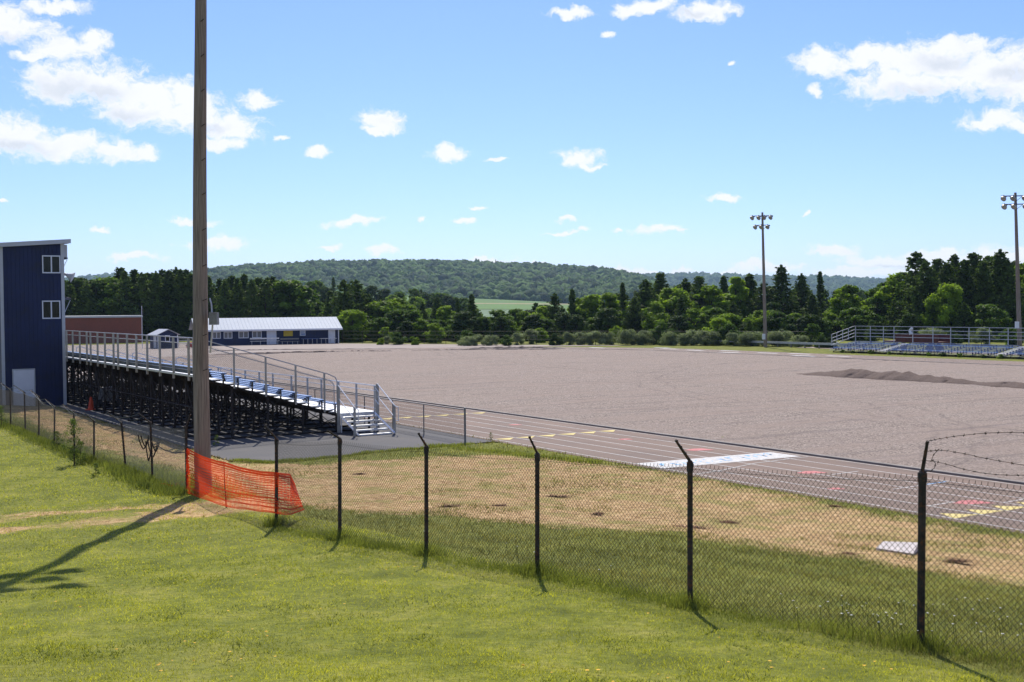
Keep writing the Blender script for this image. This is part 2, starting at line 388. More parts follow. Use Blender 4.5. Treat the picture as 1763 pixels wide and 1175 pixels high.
dens = wm('ADD', Fld, wm('MULTIPLY', wm('SUBTRACT', fb, .50), 1.7))
alpha = wsmooth(dens, -.05, .62)
lowf = wnoise(wv('MULTIPLY', P1, (1, 2.2, 1)), 26, 5, .6).outputs['Fac']
FG = None
for (px, py, rx, ry) in [(105, 150, 45, 18), (165, 160, 60, 14), (220, 200, 36, 11), (15, 252, 70, 12), (1575, 163, 70, 12), (1690, 165, 60, 10), (1625, 108, 50, 12), (1745, 130, 40, 12), (1180, 24, 40, 6), (350, 215, 40, 8), (1560, 455, 70, 5), (700, 195, 20, 5), (20, 65, 40, 8)]:
    r = ray(px, py); n_ = math.sqrt(sum(q * q for q in r)); c_ = (math.atan2(r[0], r[1]), math.asin(r[2] / n_), 0)
    f_ = wm('SUBTRACT', 1.0, wv('LENGTH', wv('MULTIPLY', wv('SUBTRACT', P1, c_), (2100 / (rx * 1.3), 2100 / (ry * 1.5), 0))))
    FG = f_ if FG is None else wm('MAXIMUM', FG, f_)
# unseen broken cloud added behind and above the view to whiten ambient light
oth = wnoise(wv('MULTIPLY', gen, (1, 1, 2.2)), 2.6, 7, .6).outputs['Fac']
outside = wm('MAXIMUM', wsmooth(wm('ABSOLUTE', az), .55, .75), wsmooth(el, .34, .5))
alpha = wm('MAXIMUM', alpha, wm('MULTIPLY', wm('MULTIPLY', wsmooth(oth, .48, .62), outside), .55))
grey = wm('MULTIPLY', wsmooth(dens, .2, .7), wm('MAXIMUM', wm('MULTIPLY', wsmooth(wm('ADD', FG, wm('MULTIPLY', wm('SUBTRACT', lowf, .5), 1.2)), -.1, .9), .8), wm('MULTIPLY', wsmooth(lowf, .5, .75), .22)))
cc = wn('ShaderNodeMix'); cc.data_type = 'RGBA'; wt.links.new(grey, cc.inputs[0])
SKY_STR = .14
k_ = .86 / SKY_STR
cc.inputs[6].default_value = (1.02 * k_, 1.03 * k_, 1.06 * k_, 1); cc.inputs[7].default_value = (.70 * k_, .76 * k_, .84 * k_, 1)
hsv = wn('ShaderNodeMix'); hsv.data_type = 'RGBA'; hsv.blend_type = 'MULTIPLY'; hsv.inputs[0].default_value = 1.0
wt.links.new(sky.outputs[0], hsv.inputs[6]); hsv.inputs[7].default_value = (.52, .615, .97, 1); SKYMUL = hsv
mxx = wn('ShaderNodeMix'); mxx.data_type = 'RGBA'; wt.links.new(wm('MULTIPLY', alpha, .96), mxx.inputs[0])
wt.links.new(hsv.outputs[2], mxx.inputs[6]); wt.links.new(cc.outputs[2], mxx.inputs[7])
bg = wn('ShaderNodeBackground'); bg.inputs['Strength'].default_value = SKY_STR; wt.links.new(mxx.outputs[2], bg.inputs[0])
wo = wn('ShaderNodeOutputWorld'); wt.links.new(bg.outputs[0], wo.inputs[0])
world.cycles.sampling_method = 'MANUAL'; world.cycles.sample_map_resolution = 512
vs = bpy.context.scene.view_settings; vs.view_transform = 'Standard'; vs.look = 'None'; vs.exposure = .22; vs.gamma = 1
cy = bpy.context.scene.cycles; cy.max_bounces = 6; cy.diffuse_bounces = 3; cy.glossy_bounces = 2; cy.transmission_bounces = 3; cy.transparent_max_bounces = 6
cy.volume_bounces = 0; cy.caustics_reflective = False; cy.caustics_refractive = False

# ------------------------------------------------------------------ ground sheet
def spaced(lo, hi, step, outs_lo, outs_hi): return np.array(sorted(set(list(np.round(np.arange(lo, hi + 1e-6, step), 4)) + outs_lo + outs_hi)))
xs = spaced(-34, 22, .4, [-9000, -4000, -1500, -700, -400, -250, -160, -110, -80, -65, -55, -48, -43, -39, -36], [24, 27, 31, 36, 42, 50, 60, 80, 110, 160, 250, 400, 700, 1500, 4000, 9000])
ys = spaced(-4, 66, .4, [-2000, -300, -60, -20, -10, -6], [68, 72, 77, 83, 90, 100, 112, 125, 140, 160, 185, 220, 300, 450, 800, 1500, 4000, 10500])
X, Y = np.meshgrid(xs, ys); Z = gz(np.clip(X, -120, 120), np.clip(Y, -60, 400))
A_, B_ = X * ux + Y * uy, X * vx + Y * vy
nearw = np.clip((25.5 - B_) / 3, 0, 1) * (Y < 66) * (X > -34) * (X < 22)
Z = Z + nearw * (.03 * np.sin(X * 1.3 + 2 * np.sin(Y * .7)) * np.sin(Y * 1.1 + 1) + .015 * np.sin(X * 3.1 + Y * 2.3)) * (np.hypot(X, Y) > 3)
Z = Z - .02 * (B_ > 25.9)
PADP = [(47, 14.7), (43.3, 14.7), (42.3, 15.3), (42.1, 17), (42.5, 19), (42.9, 21.8), (42.9, 24.3), (43.2, 25.9), (104, 25.9), (104, 10), (75, 10), (75, 14.7)]
def seg_sd(a, b, poly):
    """signed distance, positive inside, to a polygon in (a,b)"""
    P = np.array(poly, float); n = len(P); d = np.full(a.shape, 1e9); ins = np.zeros(a.shape, bool)
    for i in range(n):
        p, q = P[i], P[(i + 1) % n]; e = q - p
        t = np.clip(((a - p[0]) * e[0] + (b - p[1]) * e[1]) / (e @ e), 0, 1)
        d = np.minimum(d, np.hypot(a - p[0] - t * e[0], b - p[1] - t * e[1]))
        c = ((p[1] > b) != (q[1] > b)) & (a < (q[0] - p[0]) * (b - p[1]) / (q[1] - p[1] + 1e-12) + p[0]); ins ^= c
    return np.where(ins, d, -d)
Z = np.where(seg_sd(A_, B_, PADP) > -.25, np.minimum(Z, 0) - .05, Z)
TAN = [(-5, 18.5), (12.4, 17.6), (14.3, 17.1), (17.7, 16.7), (19.8, 16.4), (21.1, 14.6), (22.6, 13.2), (25.1, 12.1), (27, 11.2), (33, 11.3), (36.4, 11.9), (41, 11.6), (48, 10.9), (57, 10.7), (64, 11), (70, 11.6), (74, 12), (74, 14.6), (60, 14.6), (46.5, 14.9),
       (42.6, 14.5), (41.6, 15.2), (41.0, 17), (40.4, 19), (40.0, 21), (39.4, 23.2), (36, 25.0), (32, 25.6), (26.6, 25.5), (20.8, 24.9), (18, 24.9), (12, 25.0), (-5, 25.0)]
RUTS = [[(31.9, 2), (31.8, 5), (31.3, 6.9), (30.7, 8.8), (30.6, 11.6)], [(28.9, 2), (28.7, 4.5), (28.5, 5.9), (28.5, 7.5), (28.2, 8.8), (28.0, 11.4)]]
def drymap(a, b):
    d = seg_sd(a, b, TAN)
    for R in RUTS:
        m = np.full(a.shape, 1e9)
        for p, q in zip(R[:-1], R[1:]):
            p = np.array(p); e = np.array(q) - p; t = np.clip(((a - p[0]) * e[0] + (b - p[1]) * e[1]) / (e @ e), 0, 1)
            m = np.minimum(m, np.hypot(a - p[0] - t * e[0], b - p[1] - t * e[1]))
        d = np.maximum(d, .55 - m)
    m = np.hypot(a - 29, (b - 9.6) * .8); d = np.maximum(d, (1.6 - m) * .7)
    return np.clip(d, -3, 2)
nx, ny = len(xs), len(ys)
idx = np.arange(nx * ny).reshape(ny, nx)
faces = np.stack([idx[:-1, :-1], idx[:-1, 1:], idx[1:, 1:], idx[1:, :-1]], -1).reshape(-1, 4)
me = bpy.data.meshes.new('ground'); me.from_pydata(np.stack([X, Y, Z], -1).reshape(-1, 3).tolist(), [], faces.tolist())
at_ = me.attributes.new('dry', 'FLOAT', 'POINT'); at_.data.foreach_set('value', drymap(A_, B_).astype(np.float32).ravel())
me.materials.append(M['ground']); me.polygons.foreach_set('use_smooth', [True] * len(me.polygons))
gnd = bpy.data.objects.new('ground', me); C.objects.link(gnd); tag(gnd, kind='structure')

# oval field and track in the (b, a) frame: local x = b, local y = a, rotated by TH
BC, A0, A1 = 62.8, -3.0, 112.0
def oval(r, n=48):
    pts = [(BC - r, A0), (BC - r, A1)]
    pts += [(BC - r * math.cos(t), A1 + r * math.sin(t)) for t in np.linspace(0, math.pi, n)[1:-1]]
    pts += [(BC + r, A1), (BC + r, A0)]
    pts += [(BC + r * math.cos(t), A0 - r * math.sin(t)) for t in np.linspace(0, math.pi, n)[1:-1]]
    return pts
def ring(mb, r0, r1, z, n=48):
    P, Q = oval(r0, n), oval(r1, n); m = len(P)
    for i in range(m):
        j = (i + 1) % m; mb.quad((*P[i], z), (*P[j], z), (*Q[j], z), (*Q[i], z))
def frameobj(mb, name, mat, kind=None, smooth=False):
    o = mb.build(name, mat, smooth=smooth); o.rotation_euler = (0, 0, TH)
    if kind: tag(o, kind=kind)
    return o
mb = MB()
P = oval(29.9, 48)
# gravel field as strips so that it can be slightly uneven
gx, gy = np.arange(-30, 30.01, .6), np.arange(A0 - 30, A1 + 30.01, .6)
GX, GY = np.meshgrid(gx, gy)
dd = np.where(GY > A1, np.hypot(GX, GY - A1), np.where(GY < A0, np.hypot(GX, GY - A0), np.abs(GX)))
sc_ = np.where(dd > 29.9, 29.9 / np.maximum(dd, 1e-3), 1.0)
GXs = np.where(dd > 29.9, GX * sc_, GX)
GYs = np.where((dd > 29.9) & (GY > A1), A1 + (GY - A1) * sc_, np.where((dd > 29.9) & (GY < A0), A0 + (GY - A0) * sc_, GY))
GZ = .03 + .02 * np.sin(GX * .9 + np.sin(GY * .31) * 2) * np.sin(GY * .53) + .012 * rng.standard_normal(GX.shape) + .05 * np.clip((26 - np.abs(GX)) / 26, 0, 1)
ix = np.arange(GX.size).reshape(GX.shape)
q = np.stack([ix[:-1, :-1], ix[:-1, 1:], ix[1:, 1:], ix[1:, :-1]], -1).reshape(-1, 4)
keep = (dd.ravel()[q] < 31).all(1); q = q[keep]
me = bpy.data.meshes.new('gravel_field'); me.from_pydata(np.stack([GXs + BC, GYs, GZ], -1).reshape(-1, 3).tolist(), [], q.tolist())
me.materials.append(M['gravel']); me.polygons.foreach_set('use_smooth', [True] * len(me.polygons))
o = bpy.data.objects.new('gravel_field', me); C.objects.link(o); o.rotation_euler = (0, 0, TH); tag(o, kind='structure')
mb = MB(); ring(mb, 29.75, 36.95, .0); frameobj(mb, 'running_track', M['track'], 'structure')
mb = MB()
P, Q = oval(29.78, 48), oval(30.0, 48); m = len(P)
for i in range(m):
    j = (i + 1) % m; a1, a2, b1, b2 = P[i], P[j], Q[i], Q[j]
    mb.quad((*a1, .065), (*a2, .065), (*b2, .065), (*b1, .065)); mb.quad((*a1, -.02), (*a2, -.02), (*a2, .065), (*a1, .065)); mb.quad((*b1, .065), (*b2, .065), (*b2, -.02), (*b1, -.02))
o = frameobj(mb, 'concrete_kerb', M['kerb'], 'structure')
mb = MB()
for k in range(7): r = 36.6 - 1.07 * k; ring(mb, r - .03, r + .03, .004)
frameobj(mb, 'lane_lines', M['paintw'], 'structure')
# painted marks
def bs(k): return 26.2 + 1.07 * k
mb = MB(); TRI = [(.70, .40), (0.0, .05), (0.05, 1.0)]
for (a, k0, dirn) in ((20.65, 0, 1), (43.2, 0, 1), (54.6, 0, 1), (86.0, 0, 1)):
    for k in range(6):
        bb = bs(k)
        mb.poly([(bb + .34, a + .74, .008), (bb + 1.0, a + .03, .008), (bb, a, .008)][::-1] if a < 30 else [(bb + .05, a + .6, .008), (bb + .45, a, .008), (bb + 1.02, a + .62, .008)][::-1])
frameobj(mb, 'yellow_lane_triangles', M['painty'], 'structure')
mb = MB()
for (a, b, s) in ((22.0, 28.65, 1), (35.9, 30.65, 1), (28.9, 29.5, .9), (25.95, 27.5, .5), (48.5, 30.2, .6), (40.5, 30.6, .6)):
    mb.poly([(b + .45 * s, a - .4 * s, .008), (b + .42 * s, a + .28 * s, .008), (b + .1 * s, a + .42 * s, .008), (b - .5 * s, a + .25 * s, .008), (b - .35 * s, a - .1 * s, .008)])
frameobj(mb, 'faded_red_lane_marks', M['paintp'], 'structure')
mb = MB()
mb.quad((26.2, 32.55, .008), (32.35, 32.2, .008), (32.35, 33.8, .008), (26.2, 34.1, .008))
arc = [(26.2, 30.8), (27.3, 30.95), (28.5, 31.35), (29.7, 31.72), (31.5, 31.9), (32.5, 31.95)]
for p, q_ in zip(arc[:-1], arc[1:]): mb.quad((p[0], p[1], .008), (q_[0], q_[1], .008), (q_[0], q_[1] + .06, .008), (p[0], p[1] + .06, .008))
for (b0, b1, a) in ((28.85, 30.4, 24.9), (29.7, 31.0, 28.17), (27.3, 28.3, 22.3), (29.4, 30.4, 21.5)): mb.quad((b0, a, .008), (b1, a + .05, .008), (b1, a + .11, .008), (b0, a + .06, .008))
# marks on the far straight, seen from afar
for a, b in ((122, 99), (112, 96), (108, 98), (100, 96.5), (96, 97.5), (92, 94), (89, 96), (128, 93), (133, 88), (118, 97), (104, 94.5)):
    mb.quad((b, a, .008), (b + .8, a, .008), (b + .8, a + 3.2, .008), (b, a + 3.2, .008))
frameobj(mb, 'white_finish_band_and_lines', M['paintw'], 'structure')
mb = MB()                                   # worn blue brush strokes on the finish band
rs = random.Random(5)
x = 26.55
while x < 32.0:
    w_ = rs.uniform(.25, .45)
    for s_ in range(3):
        x0 = x + rs.uniform(0, .2); y0 = 32.65 + rs.uniform(0, .9); x1 = x + rs.uniform(.1, w_); y1 = min(33.6, y0 + rs.uniform(.1, .6)); ww = rs.uniform(.05, .10)
        mb.quad((x0, y0, .012), (x0 + ww, y0, .012), (x1 + ww, y1, .012), (x1, y1, .012))
    x += w_ + .12
mb.quad((30.42, 24.98, .008), (31.4, 25.02, .008), (31.4, 25.09, .008), (30.42, 25.05, .008))
frameobj(mb, 'blue_finish_band_lettering', M['paintb'], 'structure')

# asphalt pad by and under the home bleachers
mb = MB(); pad = [(14.7, 75), (14.7, 47), (14.7, 43.3), (15.3, 42.3), (17, 42.1), (19, 42.5), (21.8, 42.9), (24.3, 42.9), (25.9, 43.2), (25.9, 75), (25.9, 104), (10, 104), (10, 75)]
mb.poly([(x, y, .0) for x, y in pad][::-1]); frameobj(mb, 'asphalt_path', M['asphalt'], 'structure')
# apron of old asphalt between the far curve and the field house
mb = MB(); ap = [at(200, 603), at(330, 608), at(480, 603)]
pts = [(26.0, 104), (26.0, 113)] + [(BC - 36.9 * math.cos(t), A1 + 36.9 * math.sin(t)) for t in np.linspace(.05, math.pi * .62, 24)]
o1 = AB(*at(1110, 594.8)[:2]); pts += [(o1[1], o1[0])]
for px, py in ((900, 594.0), (700, 592.6), (590, 591.6)): q_ = AB(*at(px, py)[:2]); pts.append((q_[1], q_[0]))
pts += [(77, 186), (60, 196), (35, 200), (10, 195), (0, 150), (2, 104)]
mb.poly([(x, y, .0) for x, y in pts]); frameobj(mb, 'asphalt_apron', M['apron'], 'structure')
# grass strip already part of the ground; pale service road behind the far straight
mb = MB(); mb.quad((111.5, 60, .0), (114.5, 60, .0), (114.5, 112, .0), (111.5, 112, .0)); frameobj(mb, 'service_road', M['apron'], 'structure')
# torn dark ridges at the far end of the gravel
mb = MB()
def berm(mb, pts, w, h, n=60, seed=1):
    r_ = random.Random(seed); P = []
    for i in range(n + 1):
        t = i / n * (len(pts) - 1); k = min(int(t), len(pts) - 2); f = t - k
        P.append((pts[k][0] * (1 - f) + pts[k + 1][0] * f, pts[k][1] * (1 - f) + pts[k + 1][1] * f))
    prev = None
    for i, p in enumerate(P):
        q = P[min(i + 1, n)] if i < n else p; o_ = P[max(i - 1, 0)]; dx, dy = q[0] - o_[0], q[1] - o_[1]; L = math.hypot(dx, dy); nx_, ny_ = -dy / L, dx / L
        e = math.sin(math.pi * i / n) ** .4; hh = h * e * r_.uniform(.5, 1.1); ww = w * r_.uniform(.7, 1.2)
        cur = [(p[0] - nx_ * ww, p[1] - ny_ * ww, .01), (p[0] - nx_ * ww * .4, p[1] - ny_ * ww * .4, hh), (p[0] + nx_ * ww * .3, p[1] + ny_ * ww * .3, hh * .9), (p[0] + nx_ * ww, p[1] + ny_ * ww, .01)]
        if prev:
            for k in range(3): mb.quad(prev[k], cur[k], cur[k + 1], prev[k + 1])
        prev = cur
def P2(px, py): return at(px, py)[:2]
berm(mb, [P2(365, 611), P2(480, 609), P2(600, 606.5), P2(700, 605.5)], .5, .22, 80, 2)
berm(mb, [P2(690, 605), P2(820, 603), P2(980, 602.5)], .45, .16, 60, 3)
berm(mb, [P2(340, 606), P2(400, 604), P2(480, 602.5), P2(700, 600.6)], .4, .12, 60, 4)
berm(mb, [P2(810, 600.2), P2(900, 600), P2(970, 600.6)], .9, .28, 40, 5)
o = mb.build('torn_track_edge', M['dark_berm']); tag(o, kind='structure')

# gravel pile: long mound on the field
def mound():
    n, m_ = 150, 14; r_ = np.random.default_rng(3)
    top = np.interp(np.linspace(0, 1, n), [0, .05, .15, .22, .26, .30, .36, .44, .50, .58, .66, .78, .84, .88, .93, .96, 1], [0, .25, .85, .95, .8, 1.0, .85, .75, .5, .28, .45, .55, .36, .45, .35, .5, .0])
    L0, L1 = 69.3, 41.0; V = []; Fc = []
    for i in range(n):
        t = i / (n - 1); a = L0 + (L1 - L0) * t; h = top[i] * .56 * (1 + .12 * math.sin(i * .27) + .06 * math.sin(i * .71 + 1) + .04 * math.sin(i * 1.9)) + .012 * r_.standard_normal(); h = max(h, 0)
        w = .55 + 2.1 * h + .05 * r_.standard_normal()
        for j in range(m_):
            s = -1 + 2 * j / (m_ - 1); z = .07 + h * max(0, 1 - abs(s) ** 1.25) ** 1.05 + .035 * h * r_.standard_normal() + .05 * h * math.sin(i * .8 + j * 1.1) * (1 - abs(s)) * 1.5
            V.append((69.5 + 1.2 * math.sin(t * 5) * .3 + s * w, a + .06 * r_.standard_normal(), z if abs(s) < .99 else .0))
    for i in range(n - 1):
        for j in range(m_ - 1): k = i * m_ + j; Fc.append((k, k + 1, k + m_ + 1, k + m_))
    me = bpy.data.meshes.new('gravel_pile'); me.from_pydata(V, [], Fc); me.materials.append(M['pile'])
    o = bpy.data.objects.new('gravel_pile', me); C.objects.link(o); o.rotation_euler = (0, 0, TH)
    me.polygons.foreach_set('use_smooth', [True] * len(me.polygons))
    tag(o, 'long low heap of dark brown gravel lying on the pale gravel field', 'gravel pile')
mound()

# ------------------------------------------------------------------ chain link
def chainlink(mb, P, r, p=.072, side=3, flat=False, sag=0.0, knuckle=.03, rs=None):
    """P(s, t) -> point, s along the panel 0..L, t height 0..Hh. mb gets zigzag wires."""
    L, Hh, fn = P
    n = max(2, int(round(L / p * 2))); pw = L / n; m = max(2, int(round(Hh / pw))); st = Hh / m
    for i in range(n):
        pts = []
        for j in range(m + 1):
            s = (i + (0 if (j % 2 == 0) else 1)) * pw
            if i % 2: s = (i + (1 if (j % 2 == 0) else 0)) * pw
            pts.append(fn(s, j * st))
        # wires i and i+1 meet at the shared edge, which closes the diamonds
        if flat:
            for a, b in zip(pts[:-1], pts[1:]):
                d = (b[0] - a[0], b[1] - a[1], b[2] - a[2]); l = math.hypot(d[0], d[1]) or 1; tx, ty = d[0] / l * r, d[1] / l * r
                mb.quad((a[0] - tx, a[1] - ty, a[2] + r), (a[0] + tx, a[1] + ty, a[2] - r), (b[0] + tx, b[1] + ty, b[2] - r), (b[0] - tx, b[1] - ty, b[2] + r))
        else:
            for a, b in zip(pts[:-1], pts[1:]): mb.tube(a, b, r, n=side, cap=False)
            if knuckle:
                e = pts[-1]; mb.tube(e, (e[0] + .004, e[1], e[2] + knuckle), r * 1.3, n=3)
def lerp(a, b, t): return tuple(a[i] * (1 - t) + b[i] * t for i in range(3))

# ------------------------------------------------------------------ near fence, right of the opening
# (px, y of post top, y of base, distance, arm tip)
NEAR = [((6.75, 10.75), 2.10, 3.93), None]
posts = []
for px, yt, yb, D, armp in ((1588, 815, 1112, 13.15, (1597, 760)), (1188, 797, 1042, 15.7, (1163, 758)), (925, 783, 992, 18.3, (911, 752)), (734, 770, 956, 20.7, (720, 746)), (585, 757, 932, 22.9, (563, 741)), (476, 757, 905, 25.4, (456, 733))):
    t = atD(px, yt, D); b = atD(px - 3 * (px > 1500), yb, D); b = (b[0], b[1], G(b[0], b[1]) - .05)
    posts.append((b, t, atD(armp[0], armp[1], D - .12)))
# two posts beyond the right edge of the view
d = (posts[0][0][0] - posts[1][0][0], posts[0][0][1] - posts[1][0][1])
extra = []
for k in (1, 2):
    x, y = posts[0][0][0] + d[0] * k, posts[0][0][1] + d[1] * k; z = G(x, y)
    extra.append(((x, y, z - .05), (x, y, z + 1.84), (x - .12, y - .1, z + 2.2)))
seq = extra[::-1] + posts            # from right to left
fence = empty('chain_link_fence', (posts[2][0][0], posts[2][0][1], posts[2][0][2] + .05))
tag(fence, 'rusty chain link fence with dark angled post arms crossing the foreground lawn from the right', 'fence')
fo = tuple(fence.location)
def fence_post(mb_o, b, t, arm, r=.036, upright=False):
    mb = MB(mb_o); mb.tube(b, t, r, n=10); c = (t[0], t[1], t[2])
    mb.tube((c[0], c[1], c[2] - .10), (c[0], c[1], c[2] + .005), r * 1.22, n=10)
    mb.tube(c, (c[0], c[1], c[2] + .03), r * 1.15, r * .7, n=10)
    return mb
for i, (b, t, arm) in enumerate(seq):
    p = fence_post(fo, b, t, arm, .041 if i <= 2 else .036).build('post', M['post'], fence, smooth=False)
    mb = MB(fo); c = (t[0], t[1], t[2] + .02)
    mb.tube(c, arm, .024, .018, n=4)
    for f in (.35, .65, .93): q = lerp(c, arm, f); mb.tube((q[0] - .02, q[1], q[2]), (q[0] + .02, q[1], q[2] + .012), .010, n=4)
    mb.build('post_arm', M['post'], fence)
for i in range(len(seq) - 1):
    (b0, t0, _), (b1, t1, _) = seq[i], seq[i + 1]; L = math.hypot(b1[0] - b0[0], b1[1] - b0[1]); mb = MB(fo)
    h0, h1 = t0[2] - .04, t1[2] - .04; ph = rng.uniform(0, 6)
    def fn(s, t, b0=b0, b1=b1, L=L, h0=h0, h1=h1, ph=ph):
        f = s / L; x = b0[0] + (b1[0] - b0[0]) * f; y = b0[1] + (b1[1] - b0[1]) * f
        top = h0 + (h1 - h0) * f - .035 * math.sin(math.pi * f); bot = G(x, y) + .01
        k = t / 1.8; bul = .02 * math.sin(ph + 3 * s) * math.sin(math.pi * k)
        return (x + bul * .8, y + bul * .6, bot + (top - bot) * k)
    chainlink(mb, (L, 1.8, fn), .0026, .070)
    # top tension wire
    prev = None
    for k in range(13):
        q = fn(L * k / 12, 1.76)
        if prev: mb.tube(prev, q, .0028, n=3, cap=False)
        prev = q
    mb.build('chain_link_mesh', M['wire'], fence)
# barbed wire from the last upright arm to the right
def barbed(mb, pts, r=.0030, step=.13):
    P = [np.array(p) for p in pts]
    for a, b in zip(P[:-1], P[1:]): mb.tube(a, b, r, n=4, cap=False)
    d = 0; 
    for a, b in zip(P[:-1], P[1:]):
        L = np.linalg.norm(b - a)
        while d < L:
            c = a + (b - a) * d / L
            for k in range(2):
                v = rng.standard_normal(3); v /= np.linalg.norm(v); mb.tube(c - v * .018, c + v * .018, r * .9, n=3)
            mb.tube(c - (b - a) / L * .012, c + (b - a) / L * .012, r * 1.9, n=4)
            d += step
        d -= L
def arcpts(ctrl, D0, D1, n=24):
    c = np.array(ctrl, float); t = np.linspace(0, 1, n); s = np.linspace(0, 1, len(c))
    x, y = np.interp(t, s, c[:, 0]), np.interp(t, s, c[:, 1])
    y = np.convolve(np.pad(y, 2, mode='edge'), np.ones(5) / 5, 'valid'); y[0], y[-1] = c[0, 1], c[-1, 1]
    return [atD(x[i], y[i], D0 + (D1 - D0) * t[i]) for i in range(n)]
for ctrl in ([(1597, 760), (1612, 757), (1640, 752), (1690, 746), (1763, 744), (1900, 752)], [(1594, 778), (1615, 775), (1640, 777), (1690, 788), (1763, 802), (1900, 812)], [(1592, 793), (1620, 796), (1660, 809), (1710, 818), (1763, 819), (1900, 816)]):
    mb = MB(fo); barbed(mb, arcpts(ctrl, 13.15, 11.6)); mb.build('barbed_wire', M['post'], fence)
mb = MB(fo); barbed(mb, [atD(x, y, 13.1) for x, y in ((1615, 775), (1607, 784), (1604, 792), (1611, 798), (1609, 806), (1602, 812), (1592, 813))], step=.07); mb.build('loose_wire', M['post'], fence)

# ------------------------------------------------------------------ left fence
lf = []
xs_ = [320, 259, 209, 162, 127, 94, 67, 42, 18, -8]; ts_ = [735, 728, 727, 725, 709, 700, 683, 676, 671, 664]
for k in range(10):
    D = 34 + 2.56 * k; t = atD(xs_[k], ts_[k], D); z = G(t[0], t[1]); b = (t[0] + rng.uniform(-.04, .04), t[1], z - .05)
    if k == 2: b = (t[0] + .12, t[1], z - .05)
    lf.append((b, t))
fence2 = empty('chain_link_fence', (lf[4][0][0], lf[4][0][1], lf[4][0][2]))
tag(fence2, 'long old chain link fence with sagging barbed wire, from orange net towards blue tower', 'fence')
fo2 = tuple(fence2.location); arms = []
for k, (b, t) in enumerate(lf):
    mb = MB(fo2); mb.tube(b, t, .040 if k == 0 else .034, n=8); mb.tube((t[0], t[1], t[2] - .08), (t[0], t[1], t[2] + .02), .045, n=8)
    mb.build('post', M['post'], fence2)
    arm = atD(xs_[k] + 8, ts_[k] - 21, 34) if k == 0 else (t[0] - .30 + .1 * rng.standard_normal(), t[1] - .2, t[2] + .34 - .06 * rng.random())
    arms.append(arm); mb = MB(fo2); mb.tube(t, arm, .024, .018, n=4); mb.build('post_arm', M['post'], fence2)
for i in range(9):
    (b0, t0), (b1, t1) = lf[i], lf[i + 1]; L = math.hypot(b1[0] - b0[0], b1[1] - b0[1]); mb = MB(fo2)
    def fn(s, t, b0=b0, b1=b1, L=L, t0=t0, t1=t1, i=i):
        f = s / L; x = b0[0] + (b1[0] - b0[0]) * f; y = b0[1] + (b1[1] - b0[1]) * f
        top = t0[2] + (t1[2] - t0[2]) * f - .05 - .05 * math.sin(math.pi * f); bot = G(x, y) + .01
        return (x, y, bot + (top - bot) * t / 1.75)
    chainlink(mb, (L, 1.75, fn), .0030, .072, knuckle=0)
    mb.build('chain_link_mesh', M['wirelight'] if i < 2 else M['wire'], fence2)
for s_ in range(3):
    mb = MB(fo2); pts = []
    for i in range(1, 9):
        for f in np.linspace(0, 1, 7)[:-1]:
            q0 = lerp(lf[i][1], arms[i], .3 + .33 * s_); q1 = lerp(lf[i + 1][1], arms[i + 1], .3 + .33 * s_); q = lerp(q0, q1, f)
            pts.append((q[0], q[1], q[2] - (.10 + .12 * ((i * 7 + s_ * 3) % 4) / 3) * math.sin(math.pi * f)))
    mb.path(pts, .006, n=3); mb.build('barbed_wire', M['wirelight'], fence2)
# sagging loops of old wire hanging over the mesh
mb = MB(); rs = random.Random(9)
for (cx_, cy_, w_, h_, D) in ((247, 762, 9, 26, 36.9), (250, 760, 7, 20, 36.9), (263, 775, 8, 28, 36.3), (268, 770, 6, 18, 36.2), (256, 778, 5, 36, 36.4)):
    pts = [atD(cx_ + w_ * math.cos(t), cy_ - h_ * .5 + h_ * (1 - abs(math.cos(t))) ** .6, D) for t in np.linspace(0, math.pi, 14)]
    mb.path(pts, .02, n=5)
mb.path([atD(x, y, 36.2) for x, y in ((264, 771), (272, 768), (283, 775), (300, 780), (318, 779))], .016, n=5)
o = mb.build('hanging_vine', M['post']); tag(o, 'loops of dead brown vine hanging on the chain link fence left of the orange net', 'vine')

# ------------------------------------------------------------------ orange safety net across the opening
def netpt(t, h):
    """t 0..1 from left post to right post, then beyond; h 0 bottom .. 1 top"""
    ts = [0, .5, 1.0, 1.14, 1.32]
    xt = [322, 386, 474, 500, 509]; yt = [773, 797, 815, 818, 838]; xb = [321, 390, 475, 500, 527]; yb = [849, 873, 884, 887, 876]; Ds = [33.8, 29.5, 25.25, 25.6, 26.3]
    f = [np.interp(t, ts, q) for q in (xt, yt, xb, yb, Ds)]
    sag = 4.0 * math.sin(math.pi * min(1, t * 2 % 1.0)) if t < 1 else 0
    x = f[0] * h + f[2] * (1 - h); y = f[1] * h + f[3] * (1 - h) + sag * h * .9
    fold = .16 * math.sin(h * 6 + t * 11) * math.sin(math.pi * h) * (1 + 2 * max(0, t - 1))
    p = atD(x, y, f[4] + fold); return p
net = empty('safety_net', (-7, 30, .6)); tag(net, 'orange plastic safety net stretched over the gap between two fence posts', 'net'); no = tuple(net.location)
mb = MB(no); NR = 19; NC = 74
for i in range(NR):
    h = i / (NR - 1)
    if i == NR - 1 or i == NR - 2: wd = .022
    else: wd = .008
    hj = h + (.012 * rng.standard_normal() if 0 < i < NR - 1 else 0)
    prev = None
    for j in range(NC + 1):
        t = 1.30 * j / NC; q = netpt(t, min(1, hj + .006 * math.sin(j * .5 + i)))
        if prev is not None:
            mb.quad((prev[0], prev[1], prev[2] - wd), (q[0], q[1], q[2] - wd), (q[0], q[1] + .004, q[2] + wd), (prev[0], prev[1] + .004, prev[2] + wd))
        prev = q
